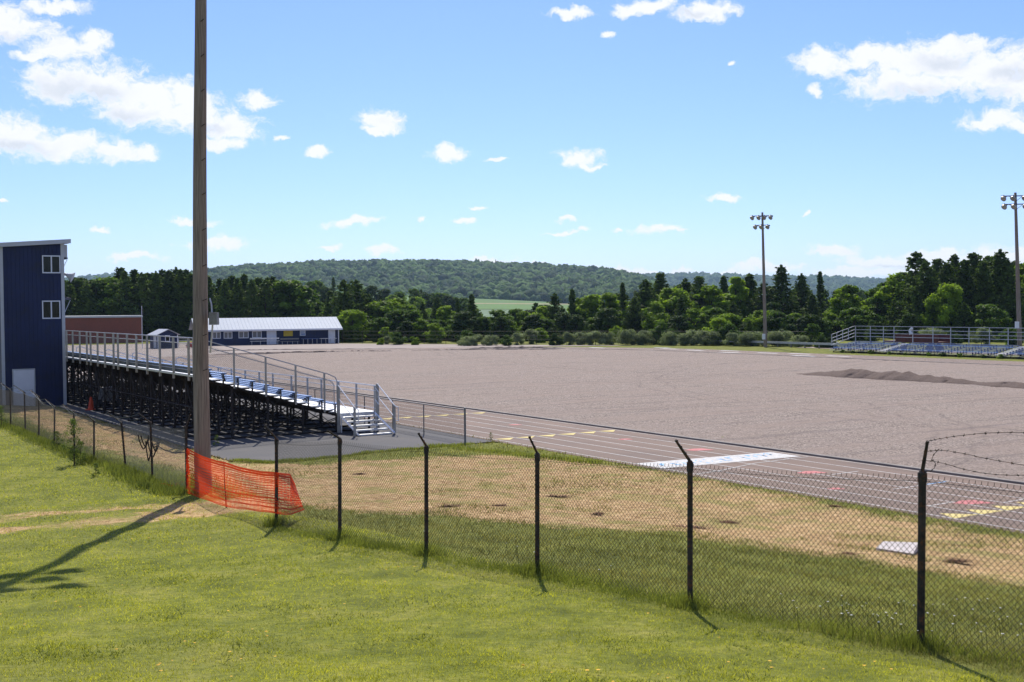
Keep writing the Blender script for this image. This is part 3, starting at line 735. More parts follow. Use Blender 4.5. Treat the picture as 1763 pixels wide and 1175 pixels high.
for j in range(0, 96):
    t = 1.30 * j / 96; prev = None
    for i in range(13):
        q = netpt(t, i / 12)
        if prev is not None: mb.quad((prev[0] - .006, prev[1], prev[2]), (prev[0] + .006, prev[1], prev[2]), (q[0] + .006, q[1], q[2]), (q[0] - .006, q[1], q[2]))
        prev = q
mb.build('net_mesh', M['orange'], net)
mb = MB(no)                          # bunched edge tied to the left post and ragged tail on the ground
for k in range(26):
    h0 = k / 26; q0 = netpt(0, h0); q1 = netpt(0, h0 + 1 / 26)
    mb.tube((q0[0] + .03 + .03 * rng.standard_normal(), q0[1], q0[2]), (q1[0] + .03 + .03 * rng.standard_normal(), q1[1], q1[2]), .022, n=4)
mb.build('bunched_edge', M['orange'], net); mb = MB(no)
for k in range(40):
    p = atg(297 + 24 * rng.random(), 836 + 5 * rng.random()); q = (p[0] + .25 * rng.standard_normal(), p[1] + .1 * rng.standard_normal(), p[2] + .12 * rng.random())
    mb.tube((p[0], p[1], p[2] + .02 + .1 * rng.random()), q, .010, n=3)
mb.build('torn_tail', M['orange'], net)
p = atg(390, 874); mb = MB(no); mb.tube((p[0], p[1], p[2] - .1), atD(385, 795, p[1]), .02, .017, n=6); mb.build('stake', M['post'], net)

# ------------------------------------------------------------------ light poles
def lamp_part(parent, loc, r, back=1, aim=(0, -1)):
    """a floodlight: bowl reflector tilted down, with a dark ballast behind"""
    l = MB(loc_o(parent)); ax = np.array((aim[0], aim[1], -.75)); ax /= np.linalg.norm(ax); c = np.array(loc)
    prof = [(-.62, .30), (-.5, .62), (-.2, .9), (.12, 1.0), (.3, 1.0)]
    for (d0, r0), (d1, r1) in zip(prof[:-1], prof[1:]): l.tube(c + ax * d0 * r, c + ax * d1 * r, r0 * r, r1 * r, n=10, cap=True)
    o = l.build('floodlight', M['lamp'], parent)
    b = MB(loc_o(parent)); b.tube(c - ax * r * 1.35, c - ax * r * .62, r * .38, r * .42, n=8); b.tube(c - ax * r * .9, (loc[0], loc[1], loc[2] + r * 1.2), r * .16, n=5)
    b.build('ballast', M['lampdark'], o)
def loc_o(parent): return tuple(parent.location)
def light_pole(name, label, base, top, r0, r1, arms, lampr, armdir, group=None, segs=14, bend=0.0, group_='sports field light poles'):
    root = empty(name, base); tag(root, label, 'light pole', group_); bo = tuple(root.location)
    mb = MB(bo); pts = []; ns = 16
    for i in range(segs + 1):
        f = i / segs; q = lerp(base, top, f); wob = bend * math.sin(f * math.pi * 1.5)
        pts.append(((q[0] + wob, q[1], q[2]), r0 + (r1 - r0) * f))
    k0 = len(mb.v)
    for (p, r) in pts:
        for i in range(ns):
            t = 2 * math.pi * i / ns; rr = r * (1 + .015 * math.sin(3 * t + p[2])); mb.v.append((p[0] - bo[0] + rr * math.cos(t), p[1] - bo[1] + rr * math.sin(t), p[2] - bo[2]))
    for j in range(segs):
        for i in range(ns):
            i2 = (i + 1) % ns; mb.f.append((j * ns + i, j * ns + i2, (j + 1) * ns + i2, (j + 1) * ns + i)); mb.m.append(0)
    mb.f.append(tuple(range(segs * ns, segs * ns + ns))); mb.m.append(0)
    mb.build('pole', M['wood'], root, smooth=True)
    for dz, xsn in arms:
        z = top[2] - dz; x0, x1 = min(xsn) - .15, max(xsn) + .15; f = 1 - dz / (top[2] - base[2]); c = lerp(base, top, f)
        mb = MB(bo); mb.tube((c[0] + armdir[0] * x0, c[1] + armdir[1] * x0 - r1, z), (c[0] + armdir[0] * x1, c[1] + armdir[1] * x1 - r1, z), .055, n=4)
        for s_ in (-1, 1): mb.tube((c[0], c[1] - r1, z - .55), (c[0] + s_ * armdir[0] * .7, c[1] + s_ * armdir[1] * .7 - r1, z), .022, n=4)
        mb.build('crossarm', M['lampdark'], root)
        for x in xsn: lamp_part(root, (c[0] + armdir[0] * x, c[1] + armdir[1] * x - r1 - .2, z - lampr * .9), lampr, aim=(-vx, -vy))
    return root
L1 = light_pole('light_pole', 'tall weathered light pole with seven floodlights beyond the field left of the far bleachers', at(1318, 598), atD(1312.5, 366, at(1318, 598)[1]), .25, .13,
    [(.45, (-1.35, -.55, .15, .95)), (1.65, (-1.0, -.25, .55))], .30, (.97, -.25))
base2 = (52.3, 125.5, 0)
L2 = light_pole('light_pole', 'tall light pole with floodlights rising behind the far bleachers at the right edge', base2, atD(1748, 332, 125.5), .25, .13,
    [(.35, (-1.3, -.35, .8, 1.6)), (1.2, (-1.25, -.3, .85))], .30, (.99, -.1))
for L_, (px, py) in ((L1, (1315, 580)), (L2, (1751, 560))):
    q = atD(px, py, L_.location[1] - .3); mb = MB(tuple(L_.location)); mb.box(q[0] - .18, q[0] + .18, q[1] - .12, q[1] + .1, q[2] - .35, q[2] + .35); mb.build('meter_box', M['white'], L_)
pb = atg(350, 852); pb = (atD(350, 852, 34)[0], 34, G(*atD(350, 852, 34)[:2]) - .1)
ptop = atD(344, -165, 34.0); ptop = (ptop[0], 34, 18.2)
NP = light_pole('light_pole', 'thick weathered wooden pole standing in front of the near bleachers behind the orange net', pb, ptop, .235, .135,
    [(.3, (-1.5, -.6, .3, 1.2)), (1.4, (-1.2, -.3, .6)), (2.4, (-1.2, -.3, .6))], .30, (.95, .3), bend=-.05, segs=24)
nb = tuple(NP.location)
for y_ in (-20, 37, 97, 157, 217, 276, 335, 396, 458, 517, 577, 637):
    q = atD(352 - (600 - y_) * .0, y_, 33.9); f = (q[2] - pb[2]) / (ptop[2] - pb[2]); cxp = pb[0] + (ptop[0] - pb[0]) * f; r_ = .235 - .1 * f
    mb = MB(nb); x1 = cxp + r_ + .02; mb.tube((cxp + r_ * .35, 34 - r_ * .96, q[2] - .02), (x1 - .02, 34 - r_ * .75 - .12, q[2] + .03), .012, n=5); mb.build('climbing_step', M['post'], NP)
f = .42; cxp = pb[0] + (ptop[0] - pb[0]) * .4; q = atD(367, 549, 33.7)
mb = MB(nb); mb.box(q[0] - .10, q[0] + .12, 33.62, 33.88, q[2] - .17, q[2] + .17); mb.build('electrical_box', M['box'], NP)
mb = MB(nb); mb.path([atD(362, 608, 33.8), atD(364, 585, 33.75), atD(366, 560, 33.72)], .025, n=8); mb.path([atD(365, 540, 33.72), atD(364, 524, 33.75), atD(361, 514, 33.8)], .022, n=8); mb.build('conduit', M['steel'], NP)

# ------------------------------------------------------------------ near (home) bleachers
def froot(name, label, cat, a, b, z=0.0, group=None):
    r = empty(name, W(a, b, z), TH); tag(r, label, cat, group); return r, (b, a, z)
AE, AL = 50.2, 98.0
hb, O = froot('bleachers', 'near aluminium bleachers with blue seat planks on a dark steel frame behind the wooden pole', 'bleachers', 60, 20)
for k in range(10):
    b = 21.95 - .64 * k; z = 1.31 + .193 * k; mb = MB(O)
    a = AE + .15
    while a < AL:
        a2 = min(AL, a + 7.3); mb.box(b - .13, b - .005, a, a2 - .02, z - .04, z); mb.box(b + .005, b + .13, a, a2 - .02, z - .04, z); a = a2
    mb.build('seat_plank', M['blue'], hb)
for k in range(1, 11):
    b = 21.95 - .64 * k + .34; z = .87 + .193 * k; mb = MB(O); mb.box(b - .30, b + .22, AE, AL, z - .045, z); mb.build('foot_plank', M['alup'], hb)
mb = MB(O)
for i in range(6): mb.box(22.08 + .29 * i, 22.36 + .29 * i, AE - .05, AL, .825, .87)
mb.box(22.05, 23.84, AE - .07, AE - .055, .74, .872)
mb.build('walkway_deck', M['alup'], hb)
def zdeck(b): return .87 + max(0, (22.0 - b)) * .3016
a = AE + .25; fi = 0
while a < AL:
    mb = MB(O)
    for b in (23.6, 22.0, 20.4, 18.8, 17.2, 15.8):
        zt = zdeck(b) - .08; mb.box(b - .045, b + .045, a - .03, a + .03, .02, zt)
    for b in (22.0, 20.4, 18.8, 17.2): # diagonals
        b2 = b - 1.6; mb.tube((b, a, .12), (b2, a, zdeck(b2) - .2), .022, n=4); mb.tube((b, a, zdeck(b) - .2), (b2, a, .12), .022, n=4)
    mb.tube((23.7, a, .74), (22.0, a, .77), .05, n=4); mb.tube((22.0, a, .78), (15.6, a, 2.70), .06, n=4)
    mb.tube((23.7, a, .06), (15.6, a, .06), .04, n=4)
    for k in range(10):
        b = 21.95 - .64 * k; z = 1.27 + .193 * k; mb.box(b - .1, b + .1, a - .03, a + .03, z - .04, z); mb.box(b - .03, b + .03, a - .025, a + .025, z - .46, z - .04)
        mb.box(b - .16, b + .50, a - .028, a + .028, z - .46 - .05, z - .46)
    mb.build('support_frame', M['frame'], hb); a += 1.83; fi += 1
a = AE + .25; i = 0
while a + 1.83 < AL:
    for b in (15.75, 18.8, 22.05):
        mb = MB(O); zt = zdeck(b) - .25
        if (i % 2 == 0 or b < 16): mb.tube((b, a, .15), (b, a + 1.83, zt), .020, n=4); mb.tube((b, a, zt), (b, a + 1.83, .15), .020, n=4)
        mb.tube((b, a, zt * .55), (b, a + 1.83, zt * .55), .022, n=4)
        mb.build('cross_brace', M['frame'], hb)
    a += 1.83; i += 1
# end guard rail
for b, w_ in ((21.3, .035), (19.96, .035), (18.6, .035), (17.2, .035), (15.62, .045)):
    mb = MB(O); zt = 1.45 + zdeck(b) + .1 if b < 21 else 2.68; zt = 2.70 + (21.3 - b) * .293; mb.box(b - w_, b + w_, AE - .11, AE - .055, zdeck(b) - .12, zt); mb.build('rail_post', M['cream'], hb)
mb = MB(O)
def er(b, dz): return (b, AE - .04, 2.70 + (21.3 - b) * .293 + dz)
mb.path([er(15.6, 0), er(21.5, 0), (21.85, AE - .04, 2.48), (21.92, AE - .04, 2.3), (21.92, AE - .04, .95)], .024); mb.path([er(15.6, -.27), er(21.6, -.27), (21.78, AE - .04, 2.15), (21.78, AE - .04, .95)], .020)
mb.tube((21.92, AE - .04, .95), (21.5, AE - .04, .95), .02)
mb.build('end_rail', M['steel'], hb)
def infill(mb, Lx, Hh, fn, p=.07, r=.0022): chainlink(mb, (Lx, Hh, fn), r, p, flat=True)
mb = MB(O); infill(mb, 6.1, 1.0, lambda s, t: (15.65 + s, AE - .05, zdeck(15.65 + s) + .15 + t * (1.25 if s < 9 else 1)))
mb.build('rail_mesh', M['wirelight'], hb)
# rear guard rail
ps = [50.2, 50.9, 53.1, 55.2, 57.3, 59.2, 60.9, 62.7, 63.6, 65.4, 67.0, 68.6, 69.5, 71.2, 73.0, 74.6]
while ps[-1] < AL - 2: ps.append(ps[-1] + 1.75)
for a in ps:
    mb = MB(O); mb.box(15.46, 15.54, a - .055, a + .055, 2.55, 4.36); mb.build('rail_post', M['cream'], hb)
mb = MB(O); mb.tube((15.58, AE - .1, 4.36), (15.58, AL, 4.36), .026); mb.tube((15.58, AE - .1, 4.12), (15.58, AL, 4.12), .022); mb.tube((15.58, AE, 3.0), (15.58, AL, 3.0), .018)
mb.build('rear_rail', M['steel'], hb)
mb = MB(O); infill(mb, 28, 1.1, lambda s, t: (15.6, AE + s, 3.0 + t)); mb.build('rail_mesh', M['wirelight'], hb)
mb = MB(O); mb.box(15.47, 15.56, AE, AL, 2.73, 2.80); mb.build('rear_edge', M['alup'], hb)
mb = MB(O); a = AE + .1
while a < AL - 1: mb.box(15.60, 15.63, a, a + 1.55, 2.83, 3.10); a += 1.62
mb.build('kick_panel', M['kick'], hb)
# front walkway rail
for i, a in enumerate((50.35, 52.35, 54.4, 56.5, 58.3, 60.5, 63.2, 65.3, 67.6, 70, 72.4, 74.8, 77.2, 79.6, 82, 84.4, 86.8, 89.2, 91.6, 94, 96.4)):
    mb = MB(O); mb.box(23.82, 23.89, a - .04, a + .04, .3, 2.02); mb.build('rail_post', M['steel'], hb)
mb = MB(O); mb.tube((23.82, AE, 2.03), (23.82, AL, 2.03), .024); mb.tube((23.82, AE, 1.80), (23.82, AL, 1.80), .018); mb.tube((23.82, AE, 1.0), (23.82, AL, 1.0), .015); mb.build('front_rail', M['alu'], hb)
# aisle hand rails inside the stand
for a in (58.5, 66.5, 72.5, 80):
    mb = MB(O)
    for da in (0, ):
        mb.path([(21.6, a, 1.1), (21.6, a, 1.95), (21.2, a, 2.1), (17.4, a, 3.25), (17.2, a, 3.2), (17.2, a, 2.4)], .022)
        mb.tube((19.4, a, 1.75), (19.4, a, 2.65), .02)
    mb.build('aisle_rail', M['alu'], hb)
# end stairs
mb = MB(O)
for i in range(5):
    z = .73 - .165 * i; a1 = AE - .08 - .38 * i; mb.box(22.08, 23.68, a1 - .36, a1 - .01, z - .035, z); mb.box(22.08, 23.68, a1 - .375, a1 - .361, z - .06, z + .004)
mb.build('stair_treads', M['alup'], hb)
mb = MB(O)
for b in (22.02, 23.74):
    mb.tube((b, AE - .1, .80), (b, AE - 2.1, .06), .055, n=4); mb.tube((b, AE - .25, .02), (b, AE - .25, .7), .03, n=4)
mb.build('stair_stringers', M['alu'], hb)
for b in (21.93, 23.84):
    mb = MB(O)
    mb.path([(b, AE - .15, 2.12), (b, AE - 1.95, 1.22)], .024, n=8); mb.path([(b, AE - .15, 1.55), (b, AE - 1.95, .70)], .02, n=8)
    mb.path([(b, AE - 1.95, 1.22), (b, AE - 2.25, 1.20), (b, AE - 2.25, .60), (b, AE - 1.95, .60)], .02, n=8)
    if b > 23: mb.path([(b - .1, AE - .15, 1.95), (b - .1, AE - .5, 1.75), (b - .1, AE - .5, 1.2), (b - .1, AE - .15, 1.4)], .018, n=8)
    mb.build('hand_rail', M['alu'], hb)
    mb = MB(O); mb.box(b - .06, b + .06, AE - .20, AE - .11, .02, 2.12); mb.build('rail_post', M['cream'], hb); mb = MB(O); mb.box(b - .045, b + .045, AE - 1.9, AE - 1.82, .02, 1.28); mb.build('rail_post', M['cream'], hb)
# light metal pole piece, cone and covered mower below the stand by the tower
q = atg(157, 706)
def cone(p):
    r = empty('traffic_cone', p); tag(r, 'orange traffic cone standing in the shade beside the blue tower', 'traffic cone')
    mb = MB(p); mb.lathe(p, [(.18, .04), (.14, .25), (.10, .48), (.06, .68), (.045, .72)], 14); mb.build('cone_body', M['cone'], r)
    mb = MB(p); mb.box(p[0] - .26, p[0] + .26, p[1] - .26, p[1] + .26, p[2], p[2] + .04); mb.build('cone_base', M['cone'], r)
cone((q[0], q[1], q[2] + .0))
ca, cbb = 72.2, 17.2
mw, Om = froot('utility_cart', 'dark grey covered utility cart parked under the near bleachers by the tower', 'cart', ca, cbb)
mb = MB(Om)
for (x0, x1, z0, z1, t) in ((-.45, .45, .35, .75, .7), (-.4, .4, .75, 1.1, .45)): mb.box(cbb + x0, cbb + x1, ca - t, ca + t, z0, z1)
mb.build('cart_body', M['box'], mw)
for sx in (-1, 1):
    for sy in (-1, 1):
        mb = MB(Om); mb.tube((cbb + sx * .42, ca + sy * .5, .22), (cbb + sx * .56, ca + sy * .5, .22), .22, n=14); mb.build('wheel', M['rubber'], mw)

# ------------------------------------------------------------------ announcer tower
tw, T = froot('press_box_tower', 'tall narrow navy metal sided tower with white trim at the left edge', 'tower', 74.7, 13)
b0, b1, a0, a1 = 11.95, 15.42, 74.7, 80.5
def roofz(b): return 9.30 + (b - 12) * .075
mb = MB(T)
mb.poly([(b0, a0, -.1), (b1, a0, -.1), (b1, a0, roofz(b1) - .05), (b0, a0, roofz(b0) - .05)]); mb.poly([(b1, a0, -.1), (b1, a1, -.1), (b1, a1, roofz(b1) - .05), (b1, a0, roofz(b1) - .05)])
mb.poly([(b0, a1, -.1), (b0, a0, -.1), (b0, a0, roofz(b0) - .05), (b0, a1, roofz(b0) - .05)]); mb.poly([(b1, a1, -.1), (b0, a1, -.1), (b0, a1, roofz(b0) - .05), (b1, a1, roofz(b1) - .05)])
x = b0 + .15
while x < b1 - .12: mb.box(x - .018, x + .018, a0 - .022, a0 - .003, 0, roofz(x) - .1); x += .229
y = a0 + .15
while y < a1 - .1: mb.box(b1 + .003, b1 + .022, y - .018, y + .018, 0, roofz(b1) - .1); y += .229
mb.build('siding', M['navy'], tw)
mb = MB(T); ro = [(b0 - .3, a0 - .32), (b1 + .38, a0 - .32), (b1 + .38, a1 + .3), (b0 - .3, a1 + .3)]
top = [(x, y, roofz(x) + .14) for x, y in ro]; bot = [(x, y, roofz(x) - .10) for x, y in ro]
mb.poly(top); mb.poly(bot[::-1])
for i in range(4): j = (i + 1) % 4; mb.quad(bot[i], bot[j], top[j], top[i])
mb.build('roof', M['grey'], tw)
for x in (b1 - .06, b0 + .06):
    mb = MB(T); mb.box(x - .09, x + .09, a0 - .035, a0 - .024, 0, roofz(x) - .1)
    if x > 13: mb.box(b1 + .024, b1 + .035, a0 - .03, a0 + .12, 0, roofz(b1) - .1)
    mb.build('corner_trim', M['grey'], tw)
def tz(px, py):
    r = ray(px, py); t = a0 / (r[0] * ux + r[1] * uy); return (r[0] * vx + r[1] * vy) * t, H + r[2] * t
for (p, q) in (((72, 440), (104, 471)), ((72, 518), (104, 549))):
    xa, za = tz(*p); xb, zb = tz(*q); fr = MB(T)
    for (x0, x1, z0, z1) in ((xa, xb, za - .065, za), (xa, xb, zb, zb + .065), (xa, xa + .06, zb + .065, za - .065), (xb - .06, xb, zb + .065, za - .065), ((xa + xb) / 2 - .035, (xa + xb) / 2 + .035, zb + .065, za - .065)):
        fr.box(x0, x1, a0 - .07, a0 - .0245, z0, z1)
    w_ = fr.build('window', M['white'], tw); g = MB(T); g.box(xa + .07, xb - .07, a0 - .045, a0 - .026, zb + .08, za - .08); g.build('pane', M['glass'], w_)
xa, za = tz(23, 635); xb, zb = tz(58, 636); mb = MB(T); mb.box(xa, xb, a0 - .055, a0 - .0245, .02, 2.12); dr = mb.build('door', M['white'], tw)
mb = MB(T); mb.tube((xb - .12, a0 - .1, .98), (xb - .12, a0 - .05, .98), .03, n=8); mb.build('handle', M['steel'], dr)
mb = MB(T)
for (x0, x1, z0, z1) in ((xa - .07, xa - .004, 0, 2.2), (xb + .004, xb + .07, 0, 2.2), (xa - .004, xb + .004, 2.124, 2.2)): mb.box(x0, x1, a0 - .045, a0 - .0235, z0, z1)
mb.build('door_frame', M['grey'], dr)
# raised shutters on the field side
def fl(z, out, drop, name='shutter'):
    mb = MB(T); mb.tube((b1 + .03, a0 + .35, z), (b1 + out, a0 + .35, z - drop * .1), .03, n=4)
    mb.poly([(b1 + .03, a0 + .3, z), (b1 + .03, a1 - .4, z), (b1 + out, a1 - .4, z - .18), (b1 + out, a0 + .3, z - .18)]); mb.poly([(b1 + .03, a0 + .3, z + .04), (b1 + out, a0 + .3, z - .14), (b1 + out, a1 - .4, z - .14), (b1 + .03, a1 - .4, z + .04)])
    mb.quad((b1 + .03, a0 + .3, z), (b1 + out, a0 + .3, z - .18), (b1 + out, a0 + .3, z - .14), (b1 + .03, a0 + .3, z + .04)); mb.quad((b1 + out, a0 + .3, z - .18), (b1 + out, a1 - .4, z - .18), (b1 + out, a1 - .4, z - .14), (b1 + out, a0 + .3, z - .14))
    s = mb.build(name, M['navy'], tw); mb = MB(T); mb.tube((b1 + .03, a0 + .35, z - drop), (b1 + out - .03, a0 + .35, z - .2), .018, n=4); mb.build('stay', M['white'], s)
fl(6.35, .45, 1.05); fl(8.75, .32, .75)
mb = MB(T); mb.box(b1 + .03, b1 + .26, a0 + .15, a0 + 2.5, 8.68, 9.40); mb.build('upper_shutter_box', M['grey'], tw)
hs = empty('horn_speaker', W(a0 + .6, b1 + .5, 7.55), TH); hs.parent = None
tag(hs, 'pale horn loudspeaker fixed to the side of the blue tower', 'loudspeaker')
mb = MB((b1 + .5, a0 + .6, 7.55)); p_ = [(.0, .06), (.12, .08), (.25, .14), (.38, .22), (.46, .32)]
for (d0, r0), (d1, r1) in zip(p_[:-1], p_[1:]): mb.tube((b1 + .10 + d0, a0 + .4 - d0 * .4, 7.72 - d0 * .5), (b1 + .10 + d1, a0 + .4 - d1 * .4, 7.72 - d1 * .5), r0, r1, n=14, cap=True)
mb.build('horn', M['grey'], hs); mb = MB((b1 + .5, a0 + .6, 7.55)); mb.tube((b1 + .02, a0 + .6, 7.75), (b1 + .2, a0 + .6, 7.62), .03, n=6); mb.build('bracket', M['steel'], hs)

# ------------------------------------------------------------------ low fence between stand and track
tf, TO = froot('track_side_fence', 'low grey chain link fence with top rail between the near bleachers and the track', 'fence', 60, 24.75)
pa = [43.65, 47.3] + [47.3 + 3.05 * k for k in range(1, 17)]
for i, a in enumerate(pa):
    mb = MB(TO); r_ = .045 if i == 0 else .026; zt = 1.42 if i == 0 else 1.30
    mb.tube((24.75, a, -.02), (24.75, a, zt), r_, n=8); mb.build('post', M['wirelight'] if i else M['box'], tf)
mb = MB(TO); mb.tube((24.75, 43.65, 1.33), (24.75, pa[-1], 1.33), .024, n=6); mb.tube((24.75, 43.65, .12), (24.75, pa[-1], .12), .006, n=4); mb.build('top_rail', M['wirelight'], tf)
for i in range(8):
    mb = MB(TO); L = pa[i + 1] - pa[i]; chainlink(mb, (L, 1.2, lambda s, t, i=i: (24.78, pa[i] + s, .1 + t)), .0022, .075, flat=True); mb.build('chain_link_mesh', M['wire'], tf)

# ------------------------------------------------------------------ far (visitor) bleachers
vb, VO = froot('bleachers', 'far aluminium bleachers with faded blue seat rows across the gravel field at right', 'bleachers', 85, 105)
VL, VR, vf, vr_ = 98.9, 56.0, 103.7, 107.9
NRW = 9
def vz(b): return .22 + (b - vf) * .185
ais = [(90.7, 92.0), (76.0, 77.2), (62, 63.2)]
segs_ = [(56.0, 61.9), (63.3, 75.9), (77.3, 90.6), (92.1, 98.9)]
for k in range(NRW):
    b = vf + .15 + .47 * k; mb = MB(VO)
    for s0, s1 in segs_: mb.box(b + .10, b + .40, s0, s1, vz(b) + .17, vz(b) + .225)
    mb.build('seat_plank', M['bluedark'] if k not in (1, 6) else M['blue'], vb)
    mb = MB(VO); mb.box(b - .12, b + .08, VR, VL, vz(b) - .03, vz(b)); mb.build('foot_plank', M['steel'], vb)
for s0, s1 in ais:
    mb = MB(VO)
    for k in range(NRW): b = vf + .15 + .47 * k; mb.box(b + .02, b + .32, s0, s1, vz(b) + .05, vz(b) + .11)
    mb.build('aisle_steps', M['alu'], vb)
mb = MB(VO); mb.box(vr_ - .25, vr_, VR, VL, .94, .99); mb.build('rear_deck', M['alup'], vb)
a = VR + .1
while a < VL:
    mb = MB(VO)
    for b in (vf, vf + 1.4, vf + 2.8, vr_ - .05): mb.box(b - .03, b + .03, a - .03, a + .03, .0, vz(b) - .03)
    mb.tube((vf, a, .12), (vr_, a, .85), .035, n=4); mb.tube((vf, a, .05), (vr_, a, .05), .03, n=4)
    for k in range(NRW): b = vf + .15 + .47 * k; mb.box(b + .2, b + .34, a - .03, a + .03, vz(b), vz(b) + .19)
    mb.build('support_frame', M['frame'], vb); a += 1.83
mb = MB(VO)
for dz in (0, -.42, -.80, -1.18): mb.path([(vr_, VR, 2.9 + dz), (vr_, VL, 2.9 + dz), (vf + .45, VL, 1.98 + dz)], .03, n=6)
mb.build('rear_rail', M['steel'], vb)
a = VR + .5
for a in [98.8, 96.6, 94.7, 93.2, 90.6, 87.9, 85.6, 83.3, 80.8, 78.6, 76.7, 74.2, 71.8, 69.4, 67, 64.6, 62.2, 59.8, 57.4]:
    mb = MB(VO); mb.box(vr_ + .03, vr_ + .09, a - .035, a + .035, .75, 2.92); mb.build('rail_post', M['steel'], vb)
for f in (.25, .5, .75, .97):
    b = vr_ + (vf + .45 - vr_) * f; z = 2.9 + (1.98 - 2.9) * f; mb = MB(VO); mb.box(b - .03, b + .03, VL + .03, VL + .09, z - 1.3, z); mb.build('rail_post', M['steel'], vb)
# wagon behind the far bleachers
wg, WO = froot('farm_wagon', 'dark maroon flatbed wagon mostly hidden behind the rails of the far bleachers', 'wagon', 94, 113)
mb = MB(WO); mb.box(112, 114, 90.5, 98.2, 1.0, 1.15); mb.box(112.0, 112.08, 90.5, 96.5, 1.152, 1.9); mb.box(113.9, 114, 90.5, 96.5, 1.152, 1.9); mb.build('wagon_bed', M['maroon'], wg)
for y in (91.8, 96.8):
    for x in (112.15, 113.65): mb = MB(WO); mb.tube((x, y, .45), (x + .2, y, .45), .45, n=16); mb.build('wheel', M['rubber'], wg)
mb = MB(WO); mb.tube((112.1, 94.3, 1.9), (112.1, 94.5, 2.35), .2, .14, n=8); mb.tube((112.1, 94.5, 2.35), (112.1, 94.2, 2.65), .14, n=8); mb.build('white_load', M['white'], wg)
# guard rail beyond the far straight
gr, GO = froot('guard_rail', 'low pale metal guard rail along the grass left of the far bleachers', 'guard rail', 115, 112)
mb = MB(GO); mb.box(111.2, 111.28, 100, 135, .45, .72); mb.build('rail', M['steel'], gr)
for k in range(15): mb = MB(GO); mb.box(111.29, 111.42, 100.5 + 2.4 * k, 100.62 + 2.4 * k, 0, .74); mb.build('post', M['wirelight'], gr)
# perimeter fence in front of the bushes
def fpl(px, py): q = at(px, py); return q
pts = [at(590, 591.5), at(720, 592.3), at(870, 593), at(1000, 593.4), at(1120, 593.6), at(1240, 594.5), at(1420, 596.5)]
pf = empty('perimeter_fence', pts[3]); tag(pf, 'thin dark wire fence running along the bushes at the far edge of the field', 'fence'); po = tuple(pf.location)
cum = [0]
for p, q in zip(pts[:-1], pts[1:]): cum.append(cum[-1] + math.hypot(q[0] - p[0], q[1] - p[1]))
s = 0; P_ = []
while s < cum[-1]: P_.append((float(np.interp(s, cum, [p[0] for p in pts])), float(np.interp(s, cum, [p[1] for p in pts])), 0)); s += 3.6
for p in P_: mb = MB(po); mb.tube(p, (p[0], p[1], 1.9), .035, n=5); mb.build('post', M['post'], pf)
mb = MB(po)
for z in (1.88, 1.3, .7, .1): mb.path([(p[0], p[1], z) for p in P_], .012, n=3)
mb.build('wire', M['wire'], pf)

# ------------------------------------------------------------------ field house, shed, brick building
R_ = at(583, 591.3); L_ = (-46.9, 182.0, 0); ang = math.atan2(R_[1] - L_[1], R_[0] - L_[0]); LEN = math.hypot(R_[0] - L_[0], R_[1] - L_[1])
fh = empty('field_house', L_, ang); tag(fh, 'long low navy field house with pale metal gable roof across the field', 'building')
def fx(px, py):          # photo point on the front wall -> (distance along wall, height)
    r = ray(px, py); dx, dy = math.cos(ang), math.sin(ang); nx_, ny_ = -dy, dx
    t = (L_[0] * nx_ + L_[1] * ny_) / (r[0] * nx_ + r[1] * ny_); X_, Y_ = r[0] * t, r[1] * t
    return (X_ - L_[0]) * dx + (Y_ - L_[1]) * dy, H + r[2] * t
EZ, RZ, DP = 2.42, 3.95, 7.5
mb = MB(); mb.poly([(0, 0, 0), (LEN, 0, 0), (LEN, 0, EZ), (0, 0, EZ)]); mb.poly([(LEN, DP, 0), (0, DP, 0), (0, DP, EZ), (LEN, DP, EZ)])
for x, o_ in ((0, 1), (LEN, 0)):
    P_ = [(x, 0, 0), (x, DP, 0), (x, DP, EZ), (x, DP / 2, RZ - .08), (x, 0, EZ)]; mb.poly(P_[::-1] if o_ else P_)
x = .2
while x < LEN: mb.box(x - .03, x + .03, -.03, -.004, .02, EZ - .05); x += .5
mb.build('wall', M['navy'], fh)
mb = MB()
for s_ in (0, 1):
    y0, y1 = (-.7, DP / 2) if s_ == 0 else (DP + .7, DP / 2); z0 = EZ - (RZ - EZ) / (DP / 2) * .7 + .12; z1 = RZ + .04
    A, B_c, C_c, D_ = (-.5, y0, z0), (LEN + .5, y0, z0), (LEN + .5, y1, z1), (-.5, y1, z1)
    up = lambda p: (p[0], p[1], p[2] + .09)
    if s_: A, B_c, C_c, D_ = B_c, A, D_, C_c
    mb.quad(up(A), up(B_c), up(C_c), up(D_)); mb.quad(D_, C_c, B_c, A); mb.quad(A, B_c, up(B_c), up(A)); mb.quad(B_c, C_c, up(C_c), up(B_c)); mb.quad(D_, A, up(A), up(D_))
    x = -.4
    while x < LEN + .5:
        mb.tube((x, y0, z0 + .09), (x, y1, z1 + .09), .018, n=4); x += .55
mb.build('roof', M['roof'], fh)
mb = MB(); mb.box(-.52, LEN + .52, -.74, -.70, EZ - .32, EZ - .10); mb.build('gutter', M['white'], fh)
